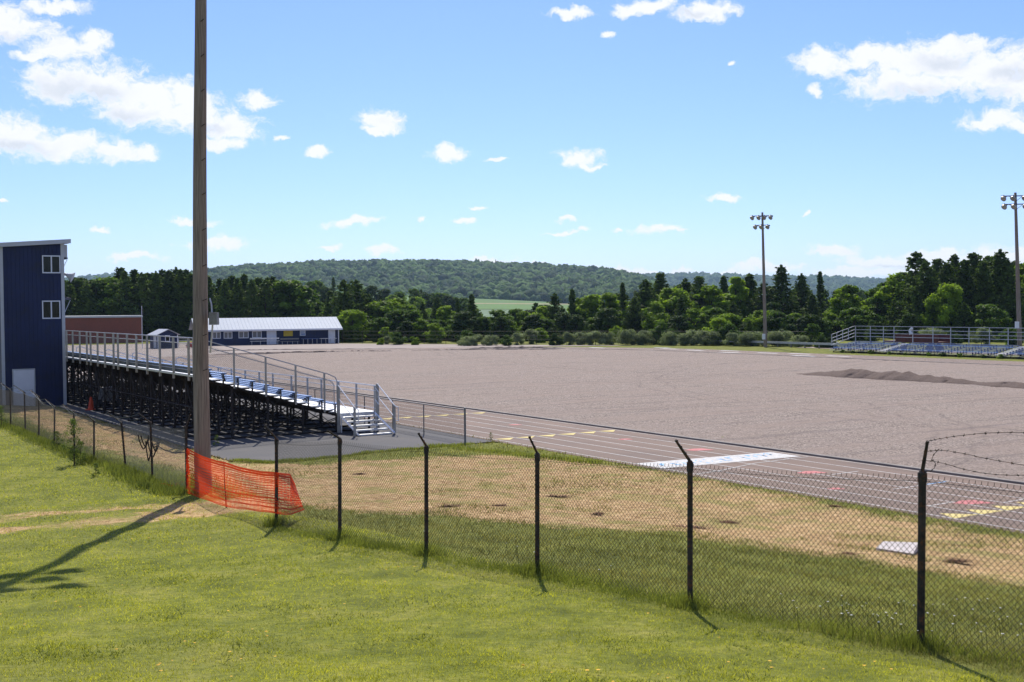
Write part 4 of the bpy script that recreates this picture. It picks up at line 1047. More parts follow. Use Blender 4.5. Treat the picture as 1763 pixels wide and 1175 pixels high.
for (x0, x1, y0, y1, kind) in ((365.6, 380, 572, 583.4, 'w'), (385, 400, 571.7, 583.2, 'w'), (410.5, 428, 571, 582.5, 'w'), (434, 450.6, 570.6, 582, 'w'), (459, 476, 567.6, 592, 'd'), (565, 577, 566.5, 591, 'd')):
    xa, za = fx(x0, y0); xb, zb = fx(x1, y1); zb = max(zb, .04)
    if kind == 'w':
        mb = MB()
        for q in ((xa, xb, za - .1, za), (xa, xb, zb, zb + .1), (xa, xa + .1, zb + .1, za - .1), (xb - .1, xb, zb + .1, za - .1), ((xa + xb) / 2 - .05, (xa + xb) / 2 + .05, zb + .1, za - .1)): mb.box(q[0], q[1], -.09, -.032, q[2], q[3])
        w_ = mb.build('window', M['white'], fh); mb = MB(); mb.box(xa + .09, xb - .09, -.06, -.035, zb + .065, za - .065); mb.build('pane', M['box'], w_)
    else:
        mb = MB(); mb.box(xa, xb, -.08, -.033, .02, min(za, 2.3)); dd_ = mb.build('door', M['white'], fh)
        mb = MB(); mb.box(xb - .2, xb - .12, -.12, -.082, .95, 1.1); mb.build('handle', M['steel'], dd_)
xa, za = fx(488, 568.9); xb, zb = fx(504, 579); mb = MB(); mb.box(xa, xb, -.085, -.033, zb, za); mb.build('yellow_board', M['yellow'], fh)
xa, za = fx(516, 568.4); xb, zb = fx(526, 578.4); mb = MB(); mb.box(xa, xb, -.085, -.033, zb, za); nbd = mb.build('notice_board', M['notice'], fh)
mb = MB(); mb.box(xa + .15, xb - .15, -.09, -.086, za - .25, za - .18); mb.box(xa + .2, xb - .1, -.09, -.086, zb + .15, zb + .35); mb.box(xa + .15, xb - .3, -.09, -.086, zb + .45, zb + .52); mb.build('notice_print', M['noticeblue'], nbd)
for x in (.0, LEN): mb = MB(); mb.box(x - .07, x + .07, -.045, -.0, 0, EZ - .1); mb.build('corner_trim', M['white'], fh)
def fhw(x, y, z=0): return (L_[0] + x * math.cos(ang) - y * math.sin(ang), L_[1] + x * math.sin(ang) + y * math.cos(ang), z)
def bench(px0, px1, label, name, cat, tz_=.75, wid=.8, y=-1.6, m='alup', legs=4):
    xa = fx(px0, 588)[0]; xb = fx(px1, 588)[0]; r = empty(name, fhw(xa, y), ang); tag(r, label, cat)
    mb = MB(); mb.box(0, xb - xa, -wid / 2, wid / 2, tz_ - .06, tz_); mb.build('top', M[m], r)
    for i in range(legs):
        x = .25 + (xb - xa - .5) * i / (legs - 1); mb = MB(); mb.box(x - .04, x + .04, -wid / 2 + .05, wid / 2 - .05, 0.0, .06); mb.box(x - .03, x + .03, -.06, .06, .06, tz_ - .062); mb.build('leg', M['steel'], r)
    if name == 'team_bench':
        mb = MB(); mb.box(0, xb - xa, wid / 2 + .02, wid / 2 + .06, tz_ + .25, tz_ + .45); mb.build('backrest', M[m], r)
bench(428, 478, 'long pale bench in front of the field house windows and door', 'team_bench', 'bench', .62, .35)
bench(480, 512, 'dark low bench below the yellow board on the field house', 'team_bench', 'bench', .5, .3, m='box')
bench(516, 545, 'pale blue table top left of two tables at the right end of the field house', 'picnic_table', 'table', .85, 1.0, m='bluedark')
bench(547, 575, 'pale table at the far right end of the field house by its white door', 'picnic_table', 'table', .85, 1.0)
for x, lb in ((fx(521, 588)[0], 'dark blue waste barrel under the white notice board'),):
    p = fhw(x, -1.0); mb = MB(p); mb.lathe(p, [(.27, 0), (.29, .3), (.29, .8), (.27, .88)], 14); o = mb.build('waste_barrel', M['navy']); o.location = p; tag(o, lb, 'barrel')

sb = at(272, 600.5); sang = math.radians(38)
sh = empty('garden_shed', sb, sang); tag(sh, 'small navy garden shed with grey gable roof left of the field house', 'shed')
SW, SD, SE, SR = 2.9, 2.9, 1.95, 2.6
mb = MB(); mb.poly([(0, 0, 0), (SW, 0, 0), (SW, 0, SE), (SW / 2, 0, SR), (0, 0, SE)]); mb.poly([(SW, SD, 0), (0, SD, 0), (0, SD, SE), (SW / 2, SD, SR), (SW, SD, SE)])
mb.poly([(0, SD, 0), (0, 0, 0), (0, 0, SE), (0, SD, SE)]); mb.poly([(SW, 0, 0), (SW, SD, 0), (SW, SD, SE), (SW, 0, SE)])
x = .15
while x < SW: mb.box(x - .015, x + .015, -.02, -.003, .02, SE - .02); x += .3
mb.build('wall', M['navy'], sh)
mb = MB()
for s_ in (-1, 1):
    e = (-.3 if s_ < 0 else SW + .3); z0 = SE - .3 * (SR - SE) / (SW / 2) + .03
    a_, b_, c_, d_ = (e, -.3, z0), (SW / 2, -.3, SR + .03), (SW / 2, SD + .3, SR + .03), (e, SD + .3, z0)
    mb.quad(*[(p[0], p[1], p[2] + .08) for p in ((a_, b_, c_, d_) if s_ > 0 else (d_, c_, b_, a_))]); mb.quad(a_, d_, c_, b_); mb.quad(a_, b_, (b_[0], b_[1], b_[2] + .08), (a_[0], a_[1], a_[2] + .08)); mb.quad(d_, a_, (a_[0], a_[1], a_[2] + .08), (d_[0], d_[1], d_[2] + .08))
mb.build('roof', M['steel'], sh)
mb = MB()
for q in ((1.05, 1.75, 1.75, 1.83), (1.05, 1.75, .95, 1.03), (1.05, 1.13, 1.03, 1.75), (1.67, 1.75, 1.03, 1.75)): mb.box(q[0], q[1], -.06, -.022, q[2], q[3])
w_ = mb.build('window', M['white'], sh); mb = MB(); mb.box(1.12, 1.68, -.04, -.022, 1.02, 1.76); mb.build('pane', M['glass'], w_)
for x in (0.0, SW): mb = MB(); mb.box(x - .06, x + .06, -.035, -.021, 0, SE - .05); mb.build('corner_trim', M['white'], sh)
mb = MB(); mb.box(-.035, -.005, .5, 1.5, .05, 1.9); mb.build('door', M['grey'], sh)
# small aluminium bleacher and red cart right of the shed
q = at(303, 598.5); sbk = empty('small_bleachers', q, math.radians(8)); tag(sbk, 'small set of aluminium spectator benches right of the navy shed', 'bleachers')
for k in range(4): mb = MB(); mb.box(0, 3.4, .5 * k, .5 * k + .25, .35 + .3 * k, .40 + .3 * k); mb.build('seat_plank', M['alup'], sbk)
for x in (.2, 1.7, 3.2): mb = MB(); mb.tube((x, 0, .0), (x, 1.7, 1.25), .04, n=4); mb.box(x - .03, x + .03, 1.6, 1.66, 0, 1.25); mb.box(x - .03, x + .03, 0.0, .06, 0, .35); mb.build('support_frame', M['steel'], sbk)
q = at(328.5, 599.5); mb = MB(q); mb.box(q[0] - .45, q[0] + .45, q[1] - .4, q[1] + .4, .15, .8); mb.tube((q[0] - .35, q[1] - .45, .15), (q[0] - .35, q[1] + .45, .15), .15, n=10); mb.tube((q[0] + .35, q[1] - .45, .15), (q[0] + .35, q[1] + .45, .15), .15, n=10)
mb.tube((q[0] + .4, q[1], .75), (q[0] + .9, q[1], 1.1), .03, n=5); o = mb.build('equipment_cart', M['red']); o.location = q; tag(o, 'small red equipment cart between the shed and the field house', 'cart')
# brick building
bR = (atD(245, 592, 205)[0], 205, 0); bk = empty('brick_building', bR, math.radians(18.5)); tag(bk, 'long flat roofed red brick building behind the blue tower', 'building')
zt = atD(245, 543.5, 205)[2]
mb = MB(bR); mb.box(bR[0] - 38, bR[0], 205, 217, -.2, zt - .3)
for x in range(1, 9): mb.box(bR[0] - 4.4 * x - .25, bR[0] - 4.4 * x + .25, 204.93, 204.998, -.1, zt - .32)
mb.build('wall', M['brick'], bk); mb = MB(bR); mb.box(bR[0] - 38.2, bR[0] + .15, 204.8, 217.2, zt - .298, zt); mb.build('roof_edge', M['grey'], bk)
p = at(245, 601); mb = MB(p); t_ = atD(244, 527, p[1]); mb.tube(p, (t_[0], t_[1], t_[2] - .05), .055, .035, n=8); mb.tube((t_[0], t_[1], t_[2] - .05), t_, .06, n=8); o = mb.build('flag_pole', M['white']); o.location = p
tag(o, 'thin white bare flagpole in front of the right end of the brick building', 'flagpole')
# slab and litter, clods
q = [atg(*p) for p in ((1508, 948), (1520, 943), (1582, 949), (1572, 958))]
mb = MB(q[0]); zz = max(p[2] for p in q) + .05
mb.poly([(p[0], p[1], zz) for p in q][::-1])
for i in range(4): j = (i + 1) % 4; mb.quad((q[i][0], q[i][1], zz - .2), (q[j][0], q[j][1], zz - .2), (q[j][0], q[j][1], zz), (q[i][0], q[i][1], zz))
o = mb.build('concrete_slab', M['slab']); o.location = q[0]; tag(o, 'small pale concrete slab lying in the dead grass behind the fence at right', 'slab')
def clod(px, py, s, label, sx=1.6):
    s = s * .5
    p = atg(px, py); r_ = np.random.default_rng(int(px)); V = []; n = 260
    c = np.column_stack([r_.standard_normal(n) * s * sx * .4, r_.standard_normal(n) * s * .4, np.abs(r_.standard_normal(n)) * s * .12]); L = .05 + .06 * r_.random(n); th = r_.random(n) * 6.28
    d = np.column_stack([np.cos(th), np.sin(th), r_.uniform(-.3, .5, n)]) * L[:, None]; w = np.column_stack([-np.sin(th), np.cos(th), np.zeros(n)]) * .02
    V = np.stack([c - w, c + w, c + d], 1).reshape(-1, 3); o = npmesh('turf_clod', V, 3, M['clod'], tint=r_.random(n)); o.location = p
    tag(o, label, 'turf clod', 'brown turf clods in the dead grass')
for a_ in ((1187, 910, .55, 'wide brown turf clod at the foot of the second fence post from the right', 2.2), (1252, 901, .3, 'thin brown turf clod right of the second fence post from the right', 2.0), (1461, 956, .22, 'small dark turf clod left of the pale concrete slab', 1.2), (1437, 873, .2, 'small dark turf clod just below the track edge at right', 2), (1640, 942, .2, 'dark turf clod right of the rightmost full fence post', 2),
           (858, 872, .28, 'brown turf clod left of the third fence post from the right', 1.8), (960, 856, .3, 'long brown turf scrap right of the third fence post from the right', 3), (775, 873, .25, 'brown turf scrap between two middle fence posts', 2.6), (1030, 886, .2, 'tiny brown turf clod in the middle of the dead grass', 1.5), (1645, 968, .28, 'reddish turf scrap near the far right fence mesh', 2.2), (620, 817, .2, 'small turf scrap on the straw near the asphalt path', 2.5)): clod(*a_)
# ------------------------------------------------------------------ vegetation
def cards(cent, rad, n, size, r_, up=.35, flat=1.0, quad=True, outward=None):
    """leaf cards around the clump centres: cent (k,3), rad (k,), n cards per clump"""
    k = len(cent); N = k * n
    d = r_.standard_normal((N, 3)); d /= np.linalg.norm(d, axis=1)[:, None]
    rr = np.repeat(rad, n) * (r_.random(N) ** .45); c = np.repeat(cent, n, 0) + d * rr[:, None] * np.array([1, 1, flat])
    nrm = d * .8 + r_.standard_normal((N, 3)) * .6 + np.array([0, 0, up]); nrm /= np.linalg.norm(nrm, axis=1)[:, None]
    t = np.cross(nrm, r_.standard_normal((N, 3))); t /= np.linalg.norm(t, axis=1)[:, None]; b = np.cross(nrm, t)
    s = size * r_.uniform(.6, 1.3, N)[:, None]
    V = np.stack([c - t * s, c - b * s * .55, c + t * s, c + b * s * .55], 1).reshape(-1, 3)
    return V, N
def make_trunk(H_, r, limbs, seed, link=False):
    r_ = random.Random(seed); mb = MB(); pts = []; x = y = 0
    for i in range(9):
        f = i / 8; pts.append(((x, y, f * H_), r * (1 - f * .85))); x += r_.uniform(-.04, .04) * H_ * .1; y += r_.uniform(-.04, .04) * H_ * .1
    for (p, a), (q, b) in zip(pts[:-1], pts[1:]): mb.tube(p, q, a, b, n=7, cap=False)
    for (z, ang_, L, rise) in limbs: mb.tube((0, 0, z), (math.cos(ang_) * L, math.sin(ang_) * L, z + rise), r * .35, r * .1, n=4, cap=False)
    o = mb.build('trunk', M['bark']); return o
def pine(seed, H_=15.0, w=3.4, mat='pine', power=.75, dens=1.0):
    r_ = np.random.default_rng(seed); C_, Rr, T_ = [], [], []; limbs = []
    z = H_ * .05; 
    while z < H_ * .97:
        f = z / H_; Lm = w * (1 - f) ** power * (1.0 if f > .2 else .8 + f) + .12; nb_ = int(r_.integers(6, 10)); ph = r_.uniform(0, 6.28)
        skip = r_.random() < .18 and f > .25
        for k in range(nb_):
            if skip and r_.random() < .6: continue
            th = ph + k * 6.283 / nb_ + r_.normal() * .25; L = Lm * r_.uniform(.55, 1.25); rise = L * r_.uniform(-.08, .30) + (f * .5) * L
            limbs.append((z, th, L * .9, rise * .9)); m_ = max(2, int(L / .55))
            tone = r_.normal() * .24
            for j in range(m_):
                g = .25 + .78 * (j + .5) / m_; C_.append((math.cos(th) * L * g + r_.normal() * .12, math.sin(th) * L * g + r_.normal() * .12, z + rise * g * g + r_.normal() * .08))
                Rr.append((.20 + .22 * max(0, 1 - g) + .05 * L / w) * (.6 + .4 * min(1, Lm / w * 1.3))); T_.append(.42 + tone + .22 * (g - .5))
        z += H_ * .027 * r_.uniform(.8, 1.3)
    for k in range(4): C_.append((0, 0, H_ * (.94 + .015 * k))); Rr.append(.10); T_.append(.5)
    C_ = np.array(C_); Rr = np.array(Rr); n = int(13 * dens); T_ = np.array(T_)
    V, N = cards(C_, Rr, n, .22, r_, up=.5, flat=.55)
    V2, N2 = cards(C_, Rr * 1.9, 4, .20, r_, up=.2, flat=.7); V = np.concatenate([V, V2]); N += N2
    t = np.concatenate([np.repeat(T_, n), np.repeat(T_, 4) + .08]) + r_.normal(0, .10, N)
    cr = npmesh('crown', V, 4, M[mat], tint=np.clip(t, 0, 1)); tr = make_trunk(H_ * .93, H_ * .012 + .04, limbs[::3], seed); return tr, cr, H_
def decid(seed, H_=10.0, w=3.6, mat='decid', blobs=34, low=.08, size=.23, n=330, shape=1.0):
    if H_ > 5: blobs = int(blobs * 2.1); n = 150
    r_ = np.random.default_rng(seed); C_, Rr, T_ = [], [], []; limbs = []
    for k in range(blobs):
        u_ = r_.random(); th = r_.uniform(0, 6.283); zf = low + (1 - low) * u_; prof = math.sin(math.pi * min(1, max(.03, (zf - low) / (1 - low) * .86 + .12))) ** .7
        rad = w * prof * (r_.random() ** .5) * (.88 if H_ > 5 else .8); R_b = w * (r_.uniform(.13, .30) if H_ > 5 else r_.uniform(.2, .38)) * (.75 + .25 * prof)
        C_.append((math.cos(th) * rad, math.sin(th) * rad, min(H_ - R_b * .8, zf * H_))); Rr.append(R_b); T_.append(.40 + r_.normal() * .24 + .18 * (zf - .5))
        if k % 3 == 0: limbs.append((H_ * .25 * (1 + u_), th, rad, max(.2, zf * H_ - H_ * .25 * (1 + u_))))
    C_ = np.array(C_); Rr = np.array(Rr)
    V, N = cards(C_, Rr, n, size, r_, up=.25, flat=.85)
    V2, N2 = cards(C_, Rr * 1.35, n // 8, size * .9, r_, up=.3, flat=.9)
    t = np.concatenate([np.repeat(T_, n), np.repeat(T_, n // 8) + .05]) + r_.normal(0, .10, N + N2)
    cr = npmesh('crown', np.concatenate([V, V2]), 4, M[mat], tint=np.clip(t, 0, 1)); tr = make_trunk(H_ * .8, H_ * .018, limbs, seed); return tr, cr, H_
PROT = {}
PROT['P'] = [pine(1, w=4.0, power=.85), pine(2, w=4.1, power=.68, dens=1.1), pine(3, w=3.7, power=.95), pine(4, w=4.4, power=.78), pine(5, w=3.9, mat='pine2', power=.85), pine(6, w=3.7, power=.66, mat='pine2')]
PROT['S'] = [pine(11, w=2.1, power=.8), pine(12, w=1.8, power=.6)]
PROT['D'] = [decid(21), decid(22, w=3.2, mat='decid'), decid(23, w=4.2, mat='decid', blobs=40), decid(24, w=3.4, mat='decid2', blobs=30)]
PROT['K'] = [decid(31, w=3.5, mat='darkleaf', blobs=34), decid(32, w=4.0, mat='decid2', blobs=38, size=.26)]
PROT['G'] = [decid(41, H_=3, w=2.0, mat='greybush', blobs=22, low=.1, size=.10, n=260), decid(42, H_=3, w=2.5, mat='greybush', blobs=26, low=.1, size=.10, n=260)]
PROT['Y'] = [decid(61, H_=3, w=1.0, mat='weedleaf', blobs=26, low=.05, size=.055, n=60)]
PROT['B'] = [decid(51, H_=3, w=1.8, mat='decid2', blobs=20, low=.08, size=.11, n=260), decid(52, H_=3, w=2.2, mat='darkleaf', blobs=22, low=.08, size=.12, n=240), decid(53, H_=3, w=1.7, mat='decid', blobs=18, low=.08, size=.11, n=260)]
NAMEK = {'Y': 'weed_sapling', 'P': 'pine_tree', 'S': 'pine_tree', 'D': 'leafy_tree', 'K': 'leafy_tree', 'G': 'bush', 'B': 'bush'}
used_p = set(); tree_rng = random.Random(4)
def plant(kind, x, y, z, h, wf=1.0, label=None, group=None, v=None):
    v = tree_rng.randrange(len(PROT[kind])) if v is None else v % len(PROT[kind]); tr, cr, H_ = PROT[kind][v]
    r = empty(NAMEK[kind], (x, y, z), tree_rng.uniform(0, 6.28)); s = h / H_; r.scale = (s * wf, s * wf, s)
    tag(r, label, 'bush' if kind in 'GBY' else 'tree', group)
    for o in (tr, cr):
        if (kind, v) in used_p: o = o.copy(); C.objects.link(o)
        o.parent = r
    used_p.add((kind, v)); return r
def ord_(n): return {1: 'first', 2: 'second', 3: 'third'}.get(n, f'{n}th')
KW = {'P': 'dark pine', 'S': 'slender dark pine', 'D': 'bright green leafy tree', 'K': 'dark round leafy tree', 'G': 'grey green bush', 'B': 'green bush'}
zones = [(-50, 255, 'behind the brick building'), (255, 335, 'behind the navy shed'), (335, 480, "behind field house's left half"), (480, 640, "behind field house's right end"), (640, 830, 'just right of field house'),
         (830, 930, 'below the hillside crops'), (930, 1100, 'right of the hillside crops'), (1100, 1300, 'left of far light pole'), (1300, 1500, 'right of far light pole'), (1500, 1900, 'behind the far bleachers')]
cnt = {}
def tlabel(kind, px, extra=''):
    for lo, hi, w_ in zones:
        if lo <= px < hi: break
    kk = (KW[kind], w_, extra); cnt[kk] = cnt.get(kk, 0) + 1
    return f"{KW[kind]}{extra}, {ord_(cnt[kk])} from left {w_}"
T = """-10,465,232,P;35,470,232,P;75,468,232,P;105,480,228,P;132,478,225,K;160,482,222,K;185,479,224,K;207,461,228,P;232,463,222,P;256,470,228,P;279,463,224,P;303,459,222,P;320,463,230,P;338,468,226,P;358,474,222,P;378,479,228,P;398,474,224,P;420,471,226,P;445,478,228,P;468,475,224,P;498,484,222,K;
527,512,232,D;545,520,226,K;592,481,204,P;612,481,210,P;568,500,214,P;635,507,212,P;657,520,210,D;680,514,215,D;705,526,208,D;727,520,212,P;752,510,214,P;742,550,200,B;770,527,210,D;788,513,206,S;812,506,200,P;795,545,198,K;830,552,204,D;
862,545,190,K;892,556,205,D;908,560,196,D;924,540,200,D;938,525,210,K;955,504,202,P;985,497,206,S;968,530,196,P;1003,514,208,D;1022,508,204,D;1040,520,198,P;1050,505,212,D;1072,486,206,S;1092,512,200,P;1112,480,208,P;1137,470,212,P;
1128,520,196,D;1158,497,206,D;1180,478,212,P;1204,476,208,P;1172,510,195,P;1226,492,204,D;1246,474,210,S;1232,530,192,D;1268,478,206,D;1290,470,208,P;1262,520,194,P;1316,486,202,P;1345,455,200,P;1380,470,204,P;1412,467,202,S;1398,505,194,P;1330,520,190,K;1440,498,196,P;1462,491,190,D;1488,535,186,K;
1470,530,182,D;1512,494,198,D;1527,487,204,K;1540,520,190,P;1577,432,186,P;1600,470,180,P;1555,470,194,D;1614,446,192,P;1644,437,186,P;1677,434,190,P;1632,490,176,D;1703,441,186,P;1722,428,182,P;1748,448,190,P;1772,452,184,D;1800,440,188,P;1835,450,184,P;1880,445,190,P;1660,520,172,P;1700,525,172,K;1565,540,172,K"""
for it in T.replace('\n', '').split(';'):
    px, top, D, k = it.split(','); px, top, D = float(px), float(top), float(D)
    q = atD(px, top, D); h = q[2] + .4; wf = {'P': 1.28, 'S': 1.0, 'D': 1.0, 'K': 1.0, 'B': 1.2, 'G': 1.2}[k] * (tree_rng.uniform(.92, 1.15) if k in 'PS' else tree_rng.uniform(.95, 1.5)) * (10 / h if k in 'DK' and h < 10 else 1) ** .3
    plant(k, q[0], q[1], -.4, h, wf, tlabel(k, px), 'trees along the far edge of the field')
# deeper row of the wood, seen only in the gaps
for i in range(64):
    px = -30 + i * 30.3 + tree_rng.uniform(-8, 8)
    if 825 < px < 945: continue
    lim = np.interp(px, [-50, 120, 200, 330, 480, 520, 560, 640, 700, 820, 940, 1000, 1100, 1300, 1420, 1500, 1560, 1900], [480, 488, 478, 474, 486, 525, 500, 525, 530, 530, 530, 520, 492, 484, 484, 512, 465, 455])
    D = tree_rng.uniform(232, 246) if px < 560 else tree_rng.uniform(216, 230) if px < 1500 else tree_rng.uniform(200, 212)
    q = atD(px, lim + tree_rng.uniform(0, 16), D); plant(tree_rng.choice('PPPK'), q[0], q[1], -.5, q[2] + .5, 1.25, 'dark tree standing deeper in the wood, mostly hidden behind the front trees', 'dark trees deeper in the wood')
for px, top, D, k in ((922, 521, 212, 'P'), (908, 534, 214, 'K'), (934, 528, 205, 'D'), (836, 556, 206, 'D'), (850, 560, 204, 'D'), (878, 563, 202, 'D'), (886, 548, 214, 'D'), (915, 548, 208, 'D'), (902, 556, 206, 'D'), (822, 540, 212, 'K'), (806, 548, 208, 'D')):
    q = atD(px, top, D); plant(k, q[0], q[1], -.4, q[2] + .4, 1.35, tlabel(k, px), 'trees along the far edge of the field')
for px, top, k in ((215, 466, 'P'), (244, 468, 'P'), (268, 466, 'P'), (291, 464, 'P'), (311, 463, 'P'), (328, 470, 'P'), (387, 482, 'P'), (409, 478, 'P'), (433, 480, 'P'), (457, 480, 'P'), (150, 488, 'P'), (120, 490, 'P'), (1595, 448, 'P'), (1630, 452, 'P'), (1660, 446, 'P'), (1692, 448, 'P'), (1735, 444, 'P')):
    D = 219 if px < 900 else 181
    q = atD(px, top, D); plant(k, q[0], q[1], -.4, q[2] + .4, 1.2, tlabel(k, px), 'trees along the far edge of the field')
# mid-distance trees on the rise in front of the hill
for px, top, D, k in ((545, 484, 430, 'K'), (535, 486, 425, 'K'), (574, 477, 420, 'S'), (560, 495, 410, 'K'), (640, 492, 420, 'K'), (662, 498, 430, 'K'), (688, 503, 440, 'K'), (712, 498, 430, 'K'), (725, 497, 450, 'P'), (745, 505, 440, 'P'), (676, 508, 400, 'D'), (765, 506, 470, 'K'), (600, 500, 430, 'K'), (620, 497, 440, 'K'), (510, 495, 420, 'K'), (780, 512, 460, 'K'), (1480, 500, 420, 'K'), (1500, 505, 420, 'K'), (1460, 500, 430, 'K')):
    q = atD(px, top, D); plant(k, q[0], q[1], q[2] - 11, 11, 1.1, tlabel(k, px, ' back on the rise'), 'trees on the rise beyond the wood')
for px, top, D, k in ((728, 503, 440, 'K'), (740, 505, 445, 'P'), (756, 505, 440, 'K'), (772, 509, 430, 'K'), (786, 512, 430, 'P'), (797, 514, 430, 'K'), (805, 520, 420, 'D'), (716, 512, 400, 'D'), (925, 530, 300, 'D'), (934, 522, 290, 'K'), (944, 520, 280, 'D')):
    q = atD(px, top, D); plant(k, q[0], q[1], min(-.5, q[2] - 11) if D < 350 else q[2] - 11, 11 if D > 350 else q[2] + 1, 1.2, tlabel(k, px, ' back on the rise'), 'trees on the rise beyond the wood')
for i in range(58):
    px = 610 + i * 14.6 + tree_rng.uniform(-4, 4); D = tree_rng.uniform(190, 204) if px < 1240 else tree_rng.uniform(182, 190); q = atD(px, 590, D)
    plant('K' if i % 4 else 'D', q[0], q[1], -.4, tree_rng.uniform(2.8, 5.6), 1.5, 'low young tree in the shade at the foot of the far trees', 'young trees in the shade under the far trees')
# bushes along the far edge
for px, top, D, k in ((655, 582, 180, 'B'), (683, 573, 180, 'B'), (714, 580, 178, 'B'), (668, 580, 182, 'G'), (803, 570, 176, 'B'), (805, 580, 172, 'G'), (822, 577, 173, 'G'), (843, 578, 172, 'G'), (872, 578, 171, 'B'), (890, 574, 174, 'G'), (912, 568, 178, 'G'), (955, 575, 171, 'B'), (975, 573, 172, 'G'), (1000, 573, 172, 'G'), (1025, 571, 171, 'G'), (1046, 573, 171, 'G'), (1080, 568, 170, 'G'), (1103, 575, 169, 'G'), (1112, 570, 170, 'G'),
                      (1137, 556, 171, 'B'), (1150, 572, 167, 'G'), (1172, 575, 166, 'G'), (1195, 569, 166, 'G'), (1215, 571, 165, 'G'), (1238, 548, 168, 'D'), (1255, 558, 166, 'B'), (1262, 574, 162, 'G'), (1285, 576, 161, 'G'), (1300, 572, 161, 'G'), (1330, 572, 160, 'G'), (1348, 571, 160, 'G'), (1358, 560, 164, 'B'), (1398, 558, 158, 'D'), (1375, 578, 156, 'G'), (1415, 578, 153, 'B'), (1430, 582, 152, 'B'), (1600, 566, 162, 'G'), (1640, 570, 162, 'B'), (1690, 566, 158, 'G'), (1740, 566, 156, 'B'), (930, 566, 184, 'D'), (1060, 562, 182, 'D'), (748, 558, 186, 'D'), (1010, 556, 186, 'P'), (1160, 555, 184, 'P'), (1290, 552, 180, 'P'), (1500, 552, 176, 'P')):
    q = atD(px, top, D); h = q[2] + .25; w_ = tree_rng.uniform(1.0, 1.35)
    plant(k, q[0], q[1], -.2, h, w_ if k in 'GB' else 1.35, tlabel(k, px, ' in front row'), 'bushes along the far edge of the field')
# young weedy shrub at the left fence
q = atg(128, 800); plant('Y', q[0], q[1], q[2] - .05, 1.6, .9, 'weedy sapling growing through the left chain link fence')
for px, py, h, lb in ((139, 798, .8, 'small leafy weed clump just right of the weedy sapling at the left fence'), (98, 772, .7, 'small leafy weed clump at the left fence left of the weedy sapling'), (3, 735, 1.0, 'leafy weed clump at the far left end of the fence'), (165, 822, .5, 'low weed clump at the foot of a left fence post'), (372, 768, .5, 'grass tuft at the foot of the wooden pole by the asphalt path'), (845, 757, .35, 'green grass tuft at the edge of the running track')):
    q = atg(px, py); plant('Y', q[0], q[1], q[2] - .05, h, 1.1, lb)
# brush growing under the far bleachers
for i in range(18):
    a = 57 + i * 2.35 + tree_rng.uniform(-.5, .5); p = W(a, 103.45 + tree_rng.uniform(-.2, .3), -.03)
    plant('B', p[0], p[1], p[2], tree_rng.uniform(.28, .5), 1.5, 'scrubby weed clump growing along the front foot of the far bleachers', 'weeds along the far bleachers')

# ---- lawn blades, straw, weeds
def scatter(n, D0, D1, pw):
    """points inside the view wedge, denser near the camera"""
    t = rng.random(n); D = (D0 ** (1 - pw) + t * (D1 ** (1 - pw) - D0 ** (1 - pw))) ** (1 / (1 - pw)) if pw != 1 else D0 * (D1 / D0) ** t
    x = D * rng.uniform(-.47, .47, n); return x, D
def blades(name, x, y, h, w, lean, mat, tint, label=None):
    n = len(x); z = gz(x, y); A, B = x * ux + y * uy, x * vx + y * vy
    z = z + np.clip((25.5 - B) / 3, 0, 1) * (.03 * np.sin(x * 1.3 + 2 * np.sin(y * .7)) * np.sin(y * 1.1 + 1) + .015 * np.sin(x * 3.1 + y * 2.3)) - .012
    th = rng.uniform(0, 6.283, n); ph = rng.uniform(0, 6.283, n)
    base = np.stack([x, y, z], 1); side = np.stack([np.cos(th), np.sin(th), np.zeros(n)], 1) * (w * .5)[:, None]
    tip = base + np.stack([np.cos(ph) * lean * h, np.sin(ph) * lean * h, h], 1)
    V = np.stack([base - side, base + side, tip], 1).reshape(-1, 3)
    o = npmesh(name, V, 3, mat, tint=np.clip(tint, 0, 1)); tag(o, kind='stuff'); return o
def smoothn(x, y, s, seed):
    r_ = np.random.default_rng(seed); v = np.zeros_like(x)
    for k in range(6):
        th = r_.uniform(0, 6.28); f = s * (1.6 ** k) * r_.uniform(.8, 1.2); v += np.sin((x * math.cos(th) + y * math.sin(th)) * f + r_.uniform(0, 6.28)) / (1.25 ** k)
    return v / 3
x, y = scatter(420000, 9.5, 62, 1.15); A, B = x * ux + y * uy, x * vx + y * vy; dry = drymap(A, B) + smoothn(x, y, 1.7, 3) * .8 + rng.normal(0, .35, len(x))
gp = (smoothn(x, y, .55, 41) > .42) & (rng.random(len(x)) < .45)
k = ((dry < 0) | gp) & (B < 26.0) & (seg_sd(A, B, PADP) < .02); x, y, B, A = x[k], y[k], B[k], A[k]
sc = np.clip(y / 18, .8, 2.6)
pat = smoothn(x, y, .8, 5); far_ = np.where(B > 10.3, 1, 0)
hh_ = rng.uniform(.020, .054, len(x)) * (1 + .3 * smoothn(x, y, 9, 55)) * np.where(B > 10.3, 1.7, 1) * sc ** .4; ln_ = rng.uniform(.2, 1.3, len(x)); tt_ = .45 + pat * .22 + smoothn(x, y, 3.1, 77) * .14 + smoothn(x, y, 17, 78) * .16 + rng.normal(0, .28, len(x))
m_ = B <= 10.2; blades('lawn_grass', x[m_], y[m_], hh_[m_], .010 * sc[m_], ln_[m_], M['grass'], tt_[m_])
m_ = ~m_; blades('rough_grass', x[m_], y[m_], hh_[m_], .010 * sc[m_], ln_[m_], M['rough'], tt_[m_] - .05)
